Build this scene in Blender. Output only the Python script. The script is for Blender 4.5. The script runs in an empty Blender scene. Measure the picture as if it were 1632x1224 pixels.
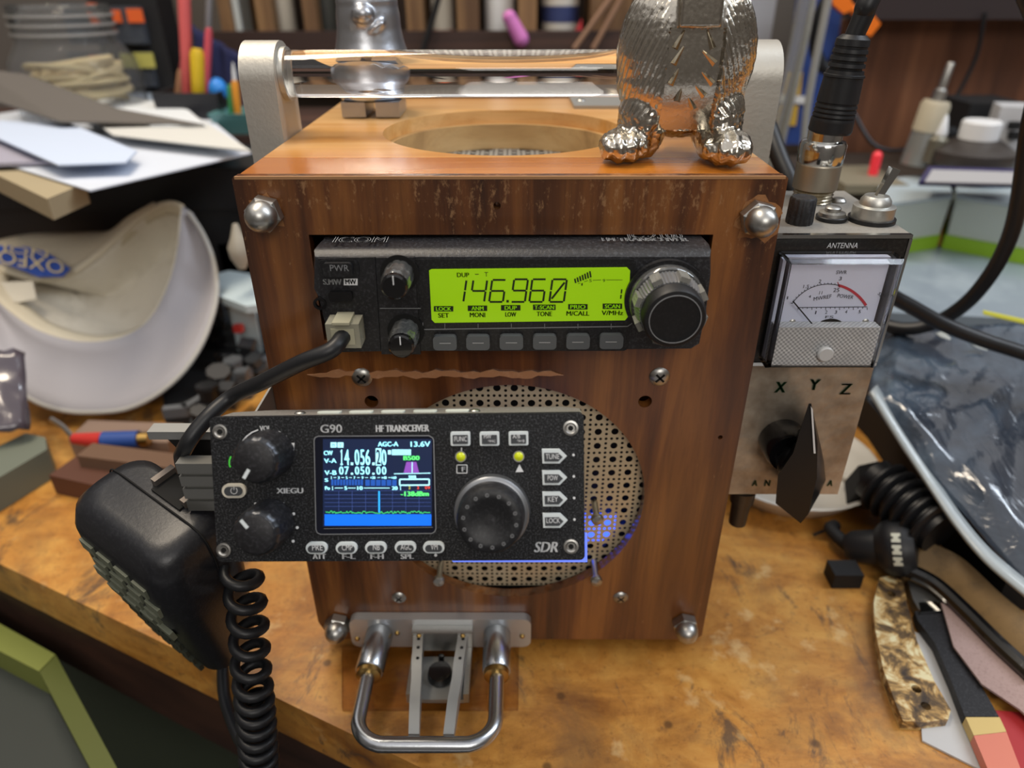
import bpy, bmesh, math, random
import numpy as np
from mathutils import Vector, Matrix, Euler
from mathutils.noise import noise as pnoise
random.seed(7)
SC = bpy.context.scene
COL = SC.collection

# ------------------------------------------------------------------ camera
CAM = Vector((.0019, -.2451, .2872)); F_PX = 1131.0
PITCH, YAW, ROLL = .5192, .0049, -.0020
_f = Vector((-math.sin(YAW)*math.cos(PITCH), math.cos(YAW)*math.cos(PITCH), -math.sin(PITCH)))
_r = Vector((math.cos(YAW), math.sin(YAW), 0)); _u = _r.cross(_f)
CR = math.cos(ROLL)*_r + math.sin(ROLL)*_u; CU = -math.sin(ROLL)*_r + math.cos(ROLL)*_u
cam_data = bpy.data.cameras.new('camera'); cam = bpy.data.objects.new('camera', cam_data); COL.objects.link(cam)
cam.matrix_world = Matrix(((CR.x, CU.x, -_f.x, CAM.x), (CR.y, CU.y, -_f.y, CAM.y), (CR.z, CU.z, -_f.z, CAM.z), (0, 0, 0, 1)))
cam_data.sensor_width = 36; cam_data.lens = 36*F_PX/1632
cam_data.clip_start = .01; cam_data.clip_end = 30
cam_data.dof.use_dof = True; cam_data.dof.focus_distance = .262; cam_data.dof.aperture_fstop = 7.5
SC.camera = cam
# ------------------------------------------------------------------ light
SC.view_settings.view_transform = 'Standard'; SC.view_settings.look = 'None'
SC.view_settings.gamma = 1; SC.view_settings.use_curve_mapping = False; SC.view_settings.exposure = 0.0
world = bpy.data.worlds.new('room_light'); SC.world = world; world.use_nodes = True
bg = world.node_tree.nodes['Background']; bg.inputs[0].default_value = (.90, .87, .86, 1); bg.inputs[1].default_value = .85
def area(name, loc, target, sx, sy, power, color):
    d = bpy.data.lights.new(name, 'AREA'); d.shape = 'RECTANGLE'; d.size = sx; d.size_y = sy; d.energy = power; d.color = color
    o = bpy.data.objects.new(name, d); COL.objects.link(o); o.location = loc
    o.rotation_euler = (Vector(target)-Vector(loc)).to_track_quat('-Z', 'Y').to_euler(); return o
area('ceiling_lamp', (-.35, .25, 1.35), (0, .15, 0), .9, .16, 13.5, (1, .86, .68))
area('ceiling_lamp', (1.0, .05, 1.15), (.05, .1, .05), .16, .9, 9.5, (.80, .89, 1))
area('front_light', (.25, -1.5, 1.1), (0, .1, .1), .8, .5, 8, (1, .95, .88))  # broad, slightly warm area light from behind the camera

# ------------------------------------------------------------------ pixel -> point on a real plane
def ray(u, v): return _f + CR*((u-816)/F_PX) - CU*((v-612)/F_PX)
def PX(u, v, x): d = ray(u, v); return CAM + d*((x-CAM.x)/d.x)
def PY(u, v, y): d = ray(u, v); return CAM + d*((y-CAM.y)/d.y)
def PZ(u, v, z): d = ray(u, v); return CAM + d*((z-CAM.z)/d.z)
def PD(u, v, t): return CAM + ray(u, v)*t

# ------------------------------------------------------------------ materials
def lin(h):
    if isinstance(h, str):
        c = [int(h[i:i+2], 16)/255 for i in (1, 3, 5)]
    else: c = h
    return tuple(x/12.92 if x <= .04045 else ((x+.055)/1.055)**2.4 for x in c)+(1,)
class Nodes:
    def __init__(s, name):
        s.m = bpy.data.materials.new(name); s.m.use_nodes = True; s.t = s.m.node_tree; s.b = s.t.nodes['Principled BSDF']
    def n(s, kind, **kw):
        x = s.t.nodes.new(kind)
        for k, v in kw.items():
            if k in x.inputs: x.inputs[k].default_value = v
            else: setattr(x, k, v)
        return x
    def l(s, a, b): s.t.links.new(a, b)
    def coord(s, scale=(1, 1, 1), rot=(0, 0, 0), space='Object'):
        c = s.n('ShaderNodeTexCoord'); m = s.n('ShaderNodeMapping'); m.inputs['Scale'].default_value = scale; m.inputs['Rotation'].default_value = rot
        s.l(c.outputs[space], m.inputs[0]); return m.outputs[0]
    def noise(s, vec, scale, detail=4, rough=.6, dist=0):
        x = s.n('ShaderNodeTexNoise', Scale=scale, Detail=detail, Roughness=rough, Distortion=dist); s.l(vec, x.inputs['Vector']); return x.outputs['Fac']
    def ramp(s, fac, stops):
        r = s.n('ShaderNodeValToRGB'); e = r.color_ramp.elements
        while len(e) < len(stops): e.new(.5)
        for el, (p, c) in zip(e, stops): el.position = p; el.color = lin(c) if not isinstance(c, (int, float)) else (c, c, c, 1)
        s.l(fac, r.inputs[0]); return r.outputs[0]
    def mix(s, fac, a, b, mode='MIX'):
        x = s.n('ShaderNodeMix', data_type='RGBA', blend_type=mode)
        for sock, v in ((x.inputs[0], fac), (x.inputs[6], a), (x.inputs[7], b)):
            if hasattr(v, 'is_output'): s.l(v, sock)
            elif isinstance(v, str): sock.default_value = lin(v)
            else: sock.default_value = v
        return x.outputs[2]
    def bump(s, h, strength=.3, dist=.001):
        x = s.n('ShaderNodeBump', Strength=strength, Distance=dist); s.l(h, x.inputs['Height']); s.l(x.outputs[0], s.b.inputs['Normal'])
MATS = {}
def mat(name, color='#808080', rough=.5, metal=0, spec=.5, coat=0, trans=0, ior=1.45, emit=0, alpha=1, grain=0, gscale=300, bump=0, sheen=0, c2=None):
    if name in MATS: return MATS[name]
    N = Nodes(name); b = N.b
    b.inputs['Base Color'].default_value = lin(color); b.inputs['Roughness'].default_value = rough; b.inputs['Metallic'].default_value = metal
    b.inputs['Specular IOR Level'].default_value = spec; b.inputs['Coat Weight'].default_value = coat
    b.inputs['Transmission Weight'].default_value = trans; b.inputs['IOR'].default_value = ior; b.inputs['Alpha'].default_value = alpha
    b.inputs['Sheen Weight'].default_value = sheen
    if emit: b.inputs['Emission Color'].default_value = lin(color); b.inputs['Emission Strength'].default_value = emit
    if grain or bump:
        v = N.coord(); f = N.noise(v, gscale, 5, .65)
        if grain:
            c2 = c2 or '#ffffff'
            N.l(N.mix(N.ramp(f, [(.5, 0.0), (.5+.25, grain)]), lin(color), c2), b.inputs['Base Color'])
        if bump: N.bump(f, bump, .0006)
    MATS[name] = N.m; return N.m

def wood(name, dark, midc, light, axis='z', scale=60, rough=.35, coat=.4, stains=None, worn=None, blot=14):
    N = Nodes(name)
    s = {'x': (.06, 1, 1), 'y': (1, .06, 1), 'z': (1, 1, .06)}[axis]
    v = N.coord(s); f = N.noise(v, scale, 8, .62, .9)
    v2 = N.coord(tuple(.25 if q < 1 else 1 for q in s)); f2 = N.noise(v2, blot, 4, .6, .4)
    g = N.ramp(f, [(.36, dark), (.5, midc), (.64, light)])
    st_ = N.noise(N.coord(tuple(.02 if q < 1 else 1 for q in s)), scale*2.2, 3, .6); g = N.mix(N.ramp(st_, [(.52, 0.0), (.68, .38)]), g, dark)
    c = N.mix(N.ramp(f2, [(.35, .0), (.65, .75)]), g, N.mix(.6, g, dark), 'MIX')
    fine = N.noise(v, scale*9, 3, .7)
    c = N.mix(N.ramp(fine, [(.5, 0.0), (.75, .35)]), c, dark)
    if stains:
        vs = N.coord(); fs = N.noise(vs, stains[1], 6, .7, .3)
        c = N.mix(N.ramp(fs, [(stains[2], 0.0), (stains[2]+.12, stains[3])]), c, stains[0])
        fs2 = N.noise(vs, stains[1]*6, 6, .8)
        c = N.mix(N.ramp(fs2, [(.6, 0.0), (.72, .6)]), c, stains[0])
    if worn:   # pale abraded flecks, denser near the top edge (z) of the board
        vs = N.coord((1, 1, .45)); fs = N.noise(vs, 420, 4, .75)
        big = N.noise(N.coord(), 26, 3, .6)
        geo = N.n('ShaderNodeTexCoord'); sep = N.n('ShaderNodeSeparateXYZ'); N.l(geo.outputs['Object'], sep.inputs[0])
        mr = N.n('ShaderNodeMapRange'); mr.inputs[1].default_value = worn[1]; mr.inputs[2].default_value = worn[2]; mr.inputs[3].default_value = 0; mr.inputs[4].default_value = .16; N.l(sep.outputs[2], mr.inputs[0])
        a = N.n('ShaderNodeMath', operation='ADD'); N.l(fs, a.inputs[0]); N.l(mr.outputs[0], a.inputs[1])
        a2 = N.n('ShaderNodeMath', operation='MULTIPLY_ADD'); N.l(big, a2.inputs[0]); a2.inputs[1].default_value = .35; N.l(a.outputs[0], a2.inputs[2])
        c = N.mix(N.ramp(a2.outputs[0], [(.86, 0.0), (.97, .6)]), c, worn[0])
    N.l(c, N.b.inputs['Base Color']); N.b.inputs['Roughness'].default_value = rough; N.b.inputs['Coat Weight'].default_value = coat; N.b.inputs['Coat Roughness'].default_value = .22
    N.bump(f, .12, .0008)
    MATS[name] = N.m; return N.m

M_front = wood('varnished_cedar', '#3a1e0e', '#70411e', '#9c632f', 'z', 44, .34, .4, worn=('#a98058', .17, .232), blot=22)
M_side = wood('varnished_side', '#5a2e16', '#874d25', '#a86a35', 'z', 50, .4, .3)
M_top = wood('amber_pine', '#bd7a34', '#dc9f50', '#ecbd7e', 'x', 26, .28, .6, blot=22)
M_rawwood = wood('pale_cut_wood', '#a98555', '#cfa870', '#dfc08c', 'x', 34, .5, .1)
def bench_mat():
    N = Nodes('bench_wood'); v = N.coord(); f = N.noise(v, 26, 9, .68, .5); f2 = N.noise(N.coord((.35, 1, 1), (0, 0, .45)), 40, 7, .7, .6)
    c = N.mix(.5, N.ramp(f, [(.34, '#7f4c1c'), (.5, '#ba7e36'), (.66, '#d8a654')]), N.ramp(f2, [(.36, '#84511f'), (.5, '#be8439'), (.64, '#d5a04e')]))
    spk = N.noise(v, 300, 5, .75); c = N.mix(N.ramp(spk, [(.55, 0.0), (.72, .55)]), c, '#6d4019')
    big = N.noise(v, 8, 6, .7, .8); c = N.mix(N.ramp(big, [(.52, 0.0), (.68, .6)]), c, '#5f4834')
    st = N.noise(N.coord((1, .5, 1), (0, 0, -.5)), 34, 6, .75, .6); c = N.mix(N.ramp(st, [(.57, 0.0), (.66, .8)]), c, '#463a31')
    pal = N.noise(v, 48, 4, .6); c = N.mix(N.ramp(pal, [(.62, 0.0), (.72, .5)]), c, '#e3c48c')
    # round dark dings
    vo = N.n('ShaderNodeTexVoronoi', Scale=38.0); N.l(v, vo.inputs['Vector']); c = N.mix(N.ramp(vo.outputs['Distance'], [(.05, .7), (.10, 0.0)]), c, '#4a3018')
    N.l(c, N.b.inputs['Base Color']); N.l(N.ramp(f, [(.3, .30), (.7, .5)]), N.b.inputs['Roughness']); N.b.inputs['Coat Weight'].default_value = .25; N.b.inputs['Coat Roughness'].default_value = .3
    N.bump(f2, .25, .001); return N.m
M_bench = bench_mat()
M_apron = wood('bench_edge', '#2a1812', '#3b241a', '#4c3022', 'x', 20, .6, 0)
M_rack = wood('rack_brown', '#5b4029', '#80603f', '#a07c52', 'z', 25, .6, 0)
M_board = wood('wall_board', '#4a2a18', '#70442a', '#8f5e3e', 'z', 14, .6, 0)
M_lip = wood('rack_lip', '#2e1d18', '#402b24', '#54392e', 'x', 25, .6, 0)
M_black = mat('black_plastic', '#17171a', .5, grain=.35, gscale=900, c2='#5c5c62', bump=.15)
M_black2 = mat('radio_black', '#141416', .42, grain=.25, gscale=1100, c2='#62656a', bump=.1)
M_bezel = mat('radio_grey_black', '#232326', .38, grain=.35, gscale=900, c2='#73767c', bump=.2)
M_gloss = mat('gloss_black', '#0b0b0d', .2, coat=.4)
M_matte = mat('matte_black', '#121214', .7)
M_rubber = mat('rubber_black', '#17181b', .42, bump=.05, gscale=500)
M_panel = mat('speckled_black', '#0b0c0f', .55, spec=.35, grain=.38, gscale=1700, c2='#8a8d92', bump=.2)
M_print = mat('white_print', '#dcdee0', .6)
M_greyprint = mat('grey_print', '#3a3b3e', .5)
M_btn_white = mat('white_button', '#d4dcde', .45)
M_btn_grey = mat('grey_button', '#3b3e42', .45)
M_btn_slate = mat('slate_button', '#565a5d', .4, bump=.05)
M_chrome = mat('chrome', '#c9c9c6', .13, 1)
M_steel = mat('steel', '#b2b1ad', .36, 1, grain=.2, gscale=700, c2='#5a5650')
M_nickel = mat('nickel', '#b3a994', .22, 1)
M_alu = mat('brushed_aluminium', '#c3c3be', .42, 1, bump=.1, gscale=800)
M_alu2 = mat('satin_aluminium', '#a9aaa8', .5, .85, bump=.08, gscale=900)
M_key = mat('satin_chrome', '#c2c6cb', .27, 1, bump=.05, gscale=600)
M_brass = mat('brass', '#b9975a', .3, 1)
M_silvercase = mat('silver_case', '#a5a19a', .5, .75, grain=.5, gscale=1200, c2='#e3e0d8', bump=.1)
M_grille = mat('perforated_metal', '#cbbd9f', .42, .45)
M_hole = mat('dark_inside', '#060606', .8)
M_acryl = mat('clear_acrylic', '#ffffff', .02, trans=1, ior=1.49)
M_acryl2 = mat('clear_cover', '#f4f6f8', .06, trans=1, ior=1.3)
M_white = mat('white_plastic', '#d9dadb', .45)
M_paper = mat('white_paper', '#ccd3df', .7)

# ------------------------------------------------------------------ mesh builder
def basis(axis):
    z = Vector(axis).normalized(); x = z.orthogonal().normalized(); y = z.cross(x); return x, y, z
class B:
    def __init__(s): s.bm = bmesh.new()
    def faces_bevel(s, geom, w, seg=2):
        es = {e for g in geom for e in g.edges}
        es = [e for e in es if len(e.link_faces) == 2 and e.calc_face_angle(0) > .5]
        if w > 0 and es: bmesh.ops.bevel(s.bm, geom=es, offset=w, segments=seg, profile=.5, affect='EDGES', clamp_overlap=True)
    def box(s, x0, x1, y0, y1, z0, z1, bev=0, mx=None, seg=2):
        v = [s.bm.verts.new((x, y, z)) for x in (x0, x1) for y in (y0, y1) for z in (z0, z1)]
        if mx: 
            for q in v: q.co = mx @ q.co
        fs = [s.bm.faces.new([v[i] for i in f]) for f in ((0, 1, 3, 2), (4, 6, 7, 5), (0, 4, 5, 1), (2, 3, 7, 6), (0, 2, 6, 4), (1, 5, 7, 3))]
        s.faces_bevel(fs, bev, seg); return s
    def slab(s, pts, ext, bev=0, seg=1):
        ext = Vector(ext); a = [s.bm.verts.new(Vector(p)) for p in pts]; b = [s.bm.verts.new(Vector(p)+ext) for p in pts]; n = len(a)
        fs = [s.bm.faces.new(a[::-1]), s.bm.faces.new(b)]+[s.bm.faces.new((a[i], a[(i+1) % n], b[(i+1) % n], b[i])) for i in range(n)]
        s.faces_bevel(fs, bev, seg); return s
    def prism(s, poly, y0, y1, bev=0, seg=2):   # poly in x,z ; extruded along y
        return s.slab([(p[0], y0, p[1]) for p in poly], (0, y1-y0, 0), bev, seg)
    def lathe(s, prof, o=(0, 0, 0), axis=(0, 0, 1), n=28, sy=1.0, warp=None):
        x, y, z = basis(axis); o = Vector(o); rings = []
        for r, h in prof:
            if r < 1e-6: rings.append([s.bm.verts.new(o+z*h)])
            else:
                rg = []
                for i in range(n):
                    a = 2*math.pi*i/n; rr = r*(warp(i, h) if warp else 1)
                    rg.append(s.bm.verts.new(o+x*(rr*math.cos(a))+y*(rr*sy*math.sin(a))+z*h))
                rings.append(rg)
        for a, b in zip(rings, rings[1:]):
            if len(a) == 1 and len(b) == 1: continue
            for i in range(n):
                j = (i+1) % n
                if len(a) == 1: s.bm.faces.new((a[0], b[j], b[i])) if False else s.bm.faces.new((a[0], b[i], b[j]))
                elif len(b) == 1: s.bm.faces.new((a[i], a[j], b[0]))
                else: s.bm.faces.new((a[i], a[j], b[j], b[i]))
        if len(rings[0]) > 1: s.bm.faces.new(rings[0][::-1])
        if len(rings[-1]) > 1: s.bm.faces.new(rings[-1])
        return s
    def cyl(s, p0, p1, r0, r1=None, n=24, bev=0):
        p0 = Vector(p0); p1 = Vector(p1); r1 = r0 if r1 is None else r1; L = (p1-p0).length
        pr = [(r0, 0), (r1, L)] if bev <= 0 else [(r0-bev, 0), (r0, bev), (r1, L-bev), (r1-bev, L)]
        return s.lathe(pr, p0, p1-p0, n)
    def ring(s, o, axis, r0, r1, h, n=40):   # flat washer / annulus with height
        x, y, z = basis(axis); o = Vector(o); R = []
        for r, hh in ((r0, 0), (r1, 0), (r1, h), (r0, h)):
            R.append([s.bm.verts.new(o+x*(r*math.cos(2*math.pi*i/n))+y*(r*math.sin(2*math.pi*i/n))+z*hh) for i in range(n)])
        for k in range(4):
            a, b = R[k], R[(k+1) % 4]
            for i in range(n): s.bm.faces.new((a[i], a[(i+1) % n], b[(i+1) % n], b[i]))
        return s
    def ell(s, c, r, rot=None, n=16):
        t = Matrix.Translation(Vector(c)) @ (Euler(rot).to_matrix().to_4x4() if rot else Matrix()) @ Matrix.Diagonal((*r, 1))
        bmesh.ops.create_uvsphere(s.bm, u_segments=n*2, v_segments=n, radius=1, matrix=t); return s
    def tube(s, pts, r, n=10, res=8, smooth=True, closed=False):
        P = [Vector(p) for p in pts]
        if smooth and len(P) > 2: P = catmull(P, res)
        x, y, z = basis(P[1]-P[0]); rings = []
        for k, p in enumerate(P):
            t = (P[min(k+1, len(P)-1)]-P[max(k-1, 0)]).normalized()
            x = (x-t*x.dot(t)).normalized(); y = t.cross(x); rr = r(k/(len(P)-1)) if callable(r) else r
            rings.append([s.bm.verts.new(p+x*(rr*math.cos(2*math.pi*i/n))+y*(rr*math.sin(2*math.pi*i/n))) for i in range(n)])
        for a, b in zip(rings, rings[1:]):
            for i in range(n): s.bm.faces.new((a[i], a[(i+1) % n], b[(i+1) % n], b[i]))
        s.bm.faces.new(rings[0][::-1]); s.bm.faces.new(rings[-1]); return s
    def loops(s, L, cap0=True, cap1=True, closed=True):
        R = [[s.bm.verts.new(Vector(p)) for p in l] for l in L]; n = len(R[0])
        for a, b in zip(R, R[1:]):
            for i in range(n if closed else n-1): s.bm.faces.new((a[i], a[(i+1) % n], b[(i+1) % n], b[i]))
        if closed and cap0: s.bm.faces.new(R[0][::-1])
        if closed and cap1: s.bm.faces.new(R[-1])
        return s
    def add_mesh(s, verts, faces):
        v = [s.bm.verts.new(p) for p in verts]
        for f in faces:
            try: s.bm.faces.new([v[i] for i in f])
            except ValueError: pass
        return s
    def done(s, name, m, parent=None, ang=35, mx=None, solid=0, **props):
        bmesh.ops.recalc_face_normals(s.bm, faces=s.bm.faces)
        me = bpy.data.meshes.new(name); s.bm.to_mesh(me); s.bm.free()
        if m: me.materials.append(m)
        if len(me.polygons):
            me.polygons.foreach_set('use_smooth', [True]*len(me.polygons)); me.set_sharp_from_angle(angle=math.radians(ang))
        o = bpy.data.objects.new(name, me); COL.objects.link(o)
        if parent: o.parent = parent
        if mx: o.matrix_local = mx
        if solid:
            md = o.modifiers.new('thickness', 'SOLIDIFY'); md.thickness = solid; md.offset = 0
        if any(w in name for w in ('lettering', '_text', 'dial_print', 'display_segments', 'trim_lines', 'cord_bundle', 'hose_ridges', 'screen_grid', 'meter_bars', 'top_labels')) and parent: o['kind'] = 'stuff'
        for k, v in props.items(): o[k] = v
        return o
def catmull(P, res=8):
    out = []; Q = [P[0]*2-P[1]]+P+[P[-1]*2-P[-2]]
    for i in range(1, len(Q)-2):
        a, b, c, d = Q[i-1:i+3]
        for k in range(res):
            t = k/res
            out.append(.5*((2*b)+(c-a)*t+(2*a-5*b+4*c-d)*t*t+(3*b-a-3*c+d)*t**3))
    out.append(P[-1]); return out
def curve_mesh(splines, thick=0):
    cu = bpy.data.curves.new('tmp', 'CURVE'); cu.dimensions = '2D'; cu.fill_mode = 'BOTH'; cu.extrude = thick/2
    for sp in splines:
        q = cu.splines.new('POLY'); q.points.add(len(sp)-1)
        for p, c in zip(q.points, sp): p.co = (c[0], c[1], 0, 1)
        q.use_cyclic_u = True
    o = bpy.data.objects.new('tmp', cu); me = bpy.data.meshes.new_from_object(o)
    V = [tuple(v.co) for v in me.vertices]; Fc = [tuple(p.vertices) for p in me.polygons]
    bpy.data.objects.remove(o); bpy.data.curves.remove(cu); bpy.data.meshes.remove(me); return V, Fc
def plate(b, outline, holes, y0, y1):          # plate in the x-z plane with holes
    V, Fc = curve_mesh([outline]+holes, abs(y1-y0)); ym = (y0+y1)/2
    b.add_mesh([(v[0], ym+v[2], v[1]) for v in V], Fc); bmesh.ops.remove_doubles(b.bm, verts=b.bm.verts, dist=1e-6); return b
def circ(cx, cy, r, n=24, a0=0): return [(cx+r*math.cos(a0+2*math.pi*i/n), cy+r*math.sin(a0+2*math.pi*i/n)) for i in range(n)]
def rrect(x0, x1, y0, y1, r, n=5):
    out = []
    for cx, cy, a in ((x1-r, y1-r, 0), (x0+r, y1-r, 90), (x0+r, y0+r, 180), (x1-r, y0+r, 270)):
        for k in range(n+1): t = math.radians(a+90*k/n); out.append((cx+r*math.cos(t), cy+r*math.sin(t)))
    return out
_txt = {}
def text_geo(sx):
    if sx not in _txt:
        cu = bpy.data.curves.new('tmp', 'FONT'); cu.body = sx; cu.resolution_u = 3
        o = bpy.data.objects.new('tmp', cu); me = bpy.data.meshes.new_from_object(o)
        _txt[sx] = (np.array([tuple(v.co)[:2] for v in me.vertices]), [tuple(p.vertices) for p in me.polygons])
        bpy.data.objects.remove(o); bpy.data.curves.remove(cu); bpy.data.meshes.remove(me)
    return _txt[sx]
def thing(name, label, cat, loc=(0, 0, 0), rot=(0, 0, 0), group=None, kind=None):
    o = bpy.data.objects.new(name, None); COL.objects.link(o); o.location = loc; o.rotation_euler = rot; o.empty_display_size = .01
    if label: o['label'] = label; o['category'] = cat
    if group: o['group'] = group
    if kind: o['kind'] = kind
    return o
def tag(o, label, cat, group=None, kind=None):
    o['label'] = label; o['category'] = cat
    if group: o['group'] = group
    if kind: o['kind'] = kind
    return o
class Face:     # a flat face of a device: reads places on it (through a window of the survey) into its own x,z
    def __init__(s, root_mx, k, win=(0, 0, 1), off=(0, 0)):
        s.inv = root_mx.inverted(); s.k = k; s.win = win; s.mx = root_mx
    def w(s, *win): f = Face(s.mx, s.k, win); return f
    def at_k(s, k): return Face(s.mx, k, s.win)
    def p(s, a, b):
        u = s.win[0]+a/s.win[2]; v = s.win[1]+b/s.win[2]; o = s.inv @ CAM; d = s.inv.to_3x3() @ ray(u, v); q = o+d*((-s.k-o.y)/d.y); return (q.x, q.z)
    def sc(s, a, b): x0 = s.p(a-5, b); x1 = s.p(a+5, b); z0 = s.p(a, b-5); z1 = s.p(a, b+5); return (x1[0]-x0[0])/10, (z0[1]-z1[1])/10
    def poly(s, pts): return [s.p(*q) for q in pts]
    def text(s, b, tx, a, bb, w, h, shear=0, y=None, fat=0, rot=0):   # centred on a,bb ; w,h in window units
        V, Fc = text_geo(tx); c, z = s.p(a, bb); sx, sz = s.sc(a, bb); mn, mxx = V.min(0), V.max(0)
        k = V.copy(); k = (k-(mn+mxx)/2)/(np.maximum(mxx-mn, 1e-6)); y = -s.k-.00012 if y is None else y
        for dx in ([0] if not fat else [-fat, 0, fat]):
            out = []
            for q in k:
                px = q[0]*w*sx+q[1]*h*sz*shear+dx*sx; pz = q[1]*h*sz
                if rot: cr, sr = math.cos(rot), math.sin(rot); px, pz = px*cr-pz*sr, px*sr+pz*cr
                out.append((c+px, y, z+pz))
            b.add_mesh(out, Fc)
    def rect(s, b, a0, a1, b0, b1, y=None, t=.0001, r=0):
        y = -s.k-.0001 if y is None else y
        P = [s.p(a0, b0), s.p(a1, b0), s.p(a1, b1), s.p(a0, b1)]
        b.prism(P, y, y+t)
    def line(s, b, pts, w, y=None):
        y = -s.k-.0001 if y is None else y
        P = [Vector((*s.p(*q),)) for q in pts]; hw = w*s.sc(*pts[0])[0]/2
        for p, q in zip(P, P[1:]):
            d = (q-p).normalized(); n = Vector((-d.y, d.x))*hw
            b.add_mesh([(v.x, y, v.y) for v in (p+n, q+n, q-n, p-n)], [(0, 1, 2, 3)])
def voxel(b, size, smooth=3, fac=.5):
    me = bpy.data.meshes.new('tmp'); b.bm.to_mesh(me); b.bm.free(); o = bpy.data.objects.new('tmp', me); COL.objects.link(o)
    r = o.modifiers.new('r', 'REMESH'); r.mode = 'VOXEL'; r.voxel_size = size
    sm = o.modifiers.new('s', 'SMOOTH'); sm.factor = fac; sm.iterations = smooth
    dg = bpy.context.evaluated_depsgraph_get(); dg.update(); ev = bpy.data.meshes.new_from_object(o.evaluated_get(dg))
    nb = B(); nb.bm.from_mesh(ev); bpy.data.objects.remove(o); nb.bm.normal_update(); return nb
I4 = Matrix()

# ================================================================== SETTING
BZ = -.008
b = B(); b.box(-2, 2, -1.5, 1.2, -.92, -.90); b.done('floor', mat('dark_floor', '#2b2927', .8, bump=.3, gscale=20), kind='structure')
b = B(); b.box(-1.6, 1.8, .80, .82, -.9, .9); b.done('wall_back', mat('back_wall', '#5b5550', .8, bump=.2, gscale=30), kind='structure')

RW = mat('room_wall', '#8d8883', .85, bump=.2, gscale=15)
for nm, a in (('wall_left', (-1.62, -1.60, -1.9, .80)), ('wall_right', (1.80, 1.82, -1.9, .80)), ('wall_front', (-1.6, 1.8, -1.92, -1.90))):
    b = B(); b.box(a[0], a[1], a[2], a[3], -.9, 1.5); b.done(nm, RW, kind='structure')
# ------------------------------------------------------------------ workbench
e0, e1 = Vector((-.62, .212)), Vector((.62, -.372)); dr = (e1-e0).normalized()
wb = thing('workbench', 'scarred orange wooden workbench under the radio box', 'workbench')
nr = Vector((-dr.y, dr.x))
def EP(s, off): p = e0+dr*s+nr*off; return p
L = 1.7
q = [EP(-.35, 0), EP(L, 0), EP(L, 1.15), EP(-.35, 1.15)]
ts = B(); ts.slab([(p.x, p.y, BZ) for p in q], (0, 0, -.028), .0012); ts.done('bench_top', M_bench, wb)
q = [EP(-.35, .004), EP(L, .004), EP(L, .03), EP(-.35, .03)]
ap = B(); ap.slab([(p.x, p.y, BZ-.0285) for p in q], (0, 0, -.055), .001); ap.done('apron', M_apron, wb)
q = [EP(-.3, .05), EP(L, .05), EP(L, .6), EP(-.3, .6)]
ap = B(); ap.slab([(p.x, p.y, BZ-.085) for p in q], (0, 0, -.8), .001); ap.done('cabinet_body', mat('green_cabinet', '#3b4334', .6, bump=.1, gscale=60), wb)
# green drawer frame seen below the bench edge
dw = thing('steel_drawer', 'faded green steel drawer rim below the bench edge', 'drawer')
gm = mat('drawer_green', '#7c843f', .5, bump=.1, gscale=80); gi = mat('drawer_inner', '#343936', .6); DZ = -.06
def zq(px, z): return [PZ(u, v, z) for u, v in px]
b = B(); b.slab(zq([(-160, 905), (88, 1043), (62, 1070), (-160, 955)], DZ), (0, 0, -.05), .0008); b.done('rear_lip', gm, dw)
b = B(); b.slab(zq([(89, 1044), (260, 1360), (215, 1360), (63, 1071)], DZ), (0, 0, -.05), .0008); b.done('side_lip', mat('drawer_green_dark', '#525a22', .5, bump=.1, gscale=80), dw)  # side lip in a darker green than the rear lip
b = B(); b.slab(zq([(-160, 960), (62, 1074), (214, 1360), (-160, 1360)], DZ-.02), (0, 0, -.004), 0); b.done('drawer_bottom', gi, dw)

# ================================================================== WOODEN RADIO BOX
W2, H, D = .095, .2284, .19
case = thing('wooden_radio_box', 'varnished reddish wooden box with round speaker grille holding both radios', 'radio box')
SPK = (0, .0882, .0585); RX0, RX1, RZ0, RZ1 = -.0715, .0722, .1665, .2082
out = [(-W2, H-.0006), (-W2, .012), (-.092, .004), (-.088, 0), (W2-.003, 0), (W2, .003), (W2, H-.0006), (W2-.0006, H), (-W2+.0006, H)]
small = [(PY(592, 640, 0), .0028), (PY(1028, 640, 0), .0028), (PY(792, 328, 0), .0013), (PY(1148, 697, 0), .0010)]
holes = [circ(SPK[0], SPK[1], SPK[2], 96), [(RX0, RZ0), (RX0, RZ1), (RX1, RZ1), (RX1, RZ0)]]+[circ(p.x, p.z, r, 16) for p, r in small]
b = B(); plate(b, out, holes, 0, .005); b.done('front_panel', M_front, case, ang=50)
b = B(); b.box(-W2+.001, -W2+.013, .0052, D, 0, H-.0205, .001); b.done('side_panel', M_side, case)
b = B(); b.box(W2-.013, W2-.001, .0052, D, 0, H-.0205, .001); b.done('side_panel', M_side, case)
b = B(); b.box(-W2+.014, W2-.014, D-.012, D-.001, .011, H-.021, 0); b.done('back_panel', M_side, case)
b = B(); b.box(-W2+.014, W2-.014, .006, D-.013, .0, .010, 0); b.done('bottom_panel', M_side, case)
b = B(); b.box(-.0705, .0705, .012, .10, .164, .166, 0); b.done('radio_shelf', M_hole, case)
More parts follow.
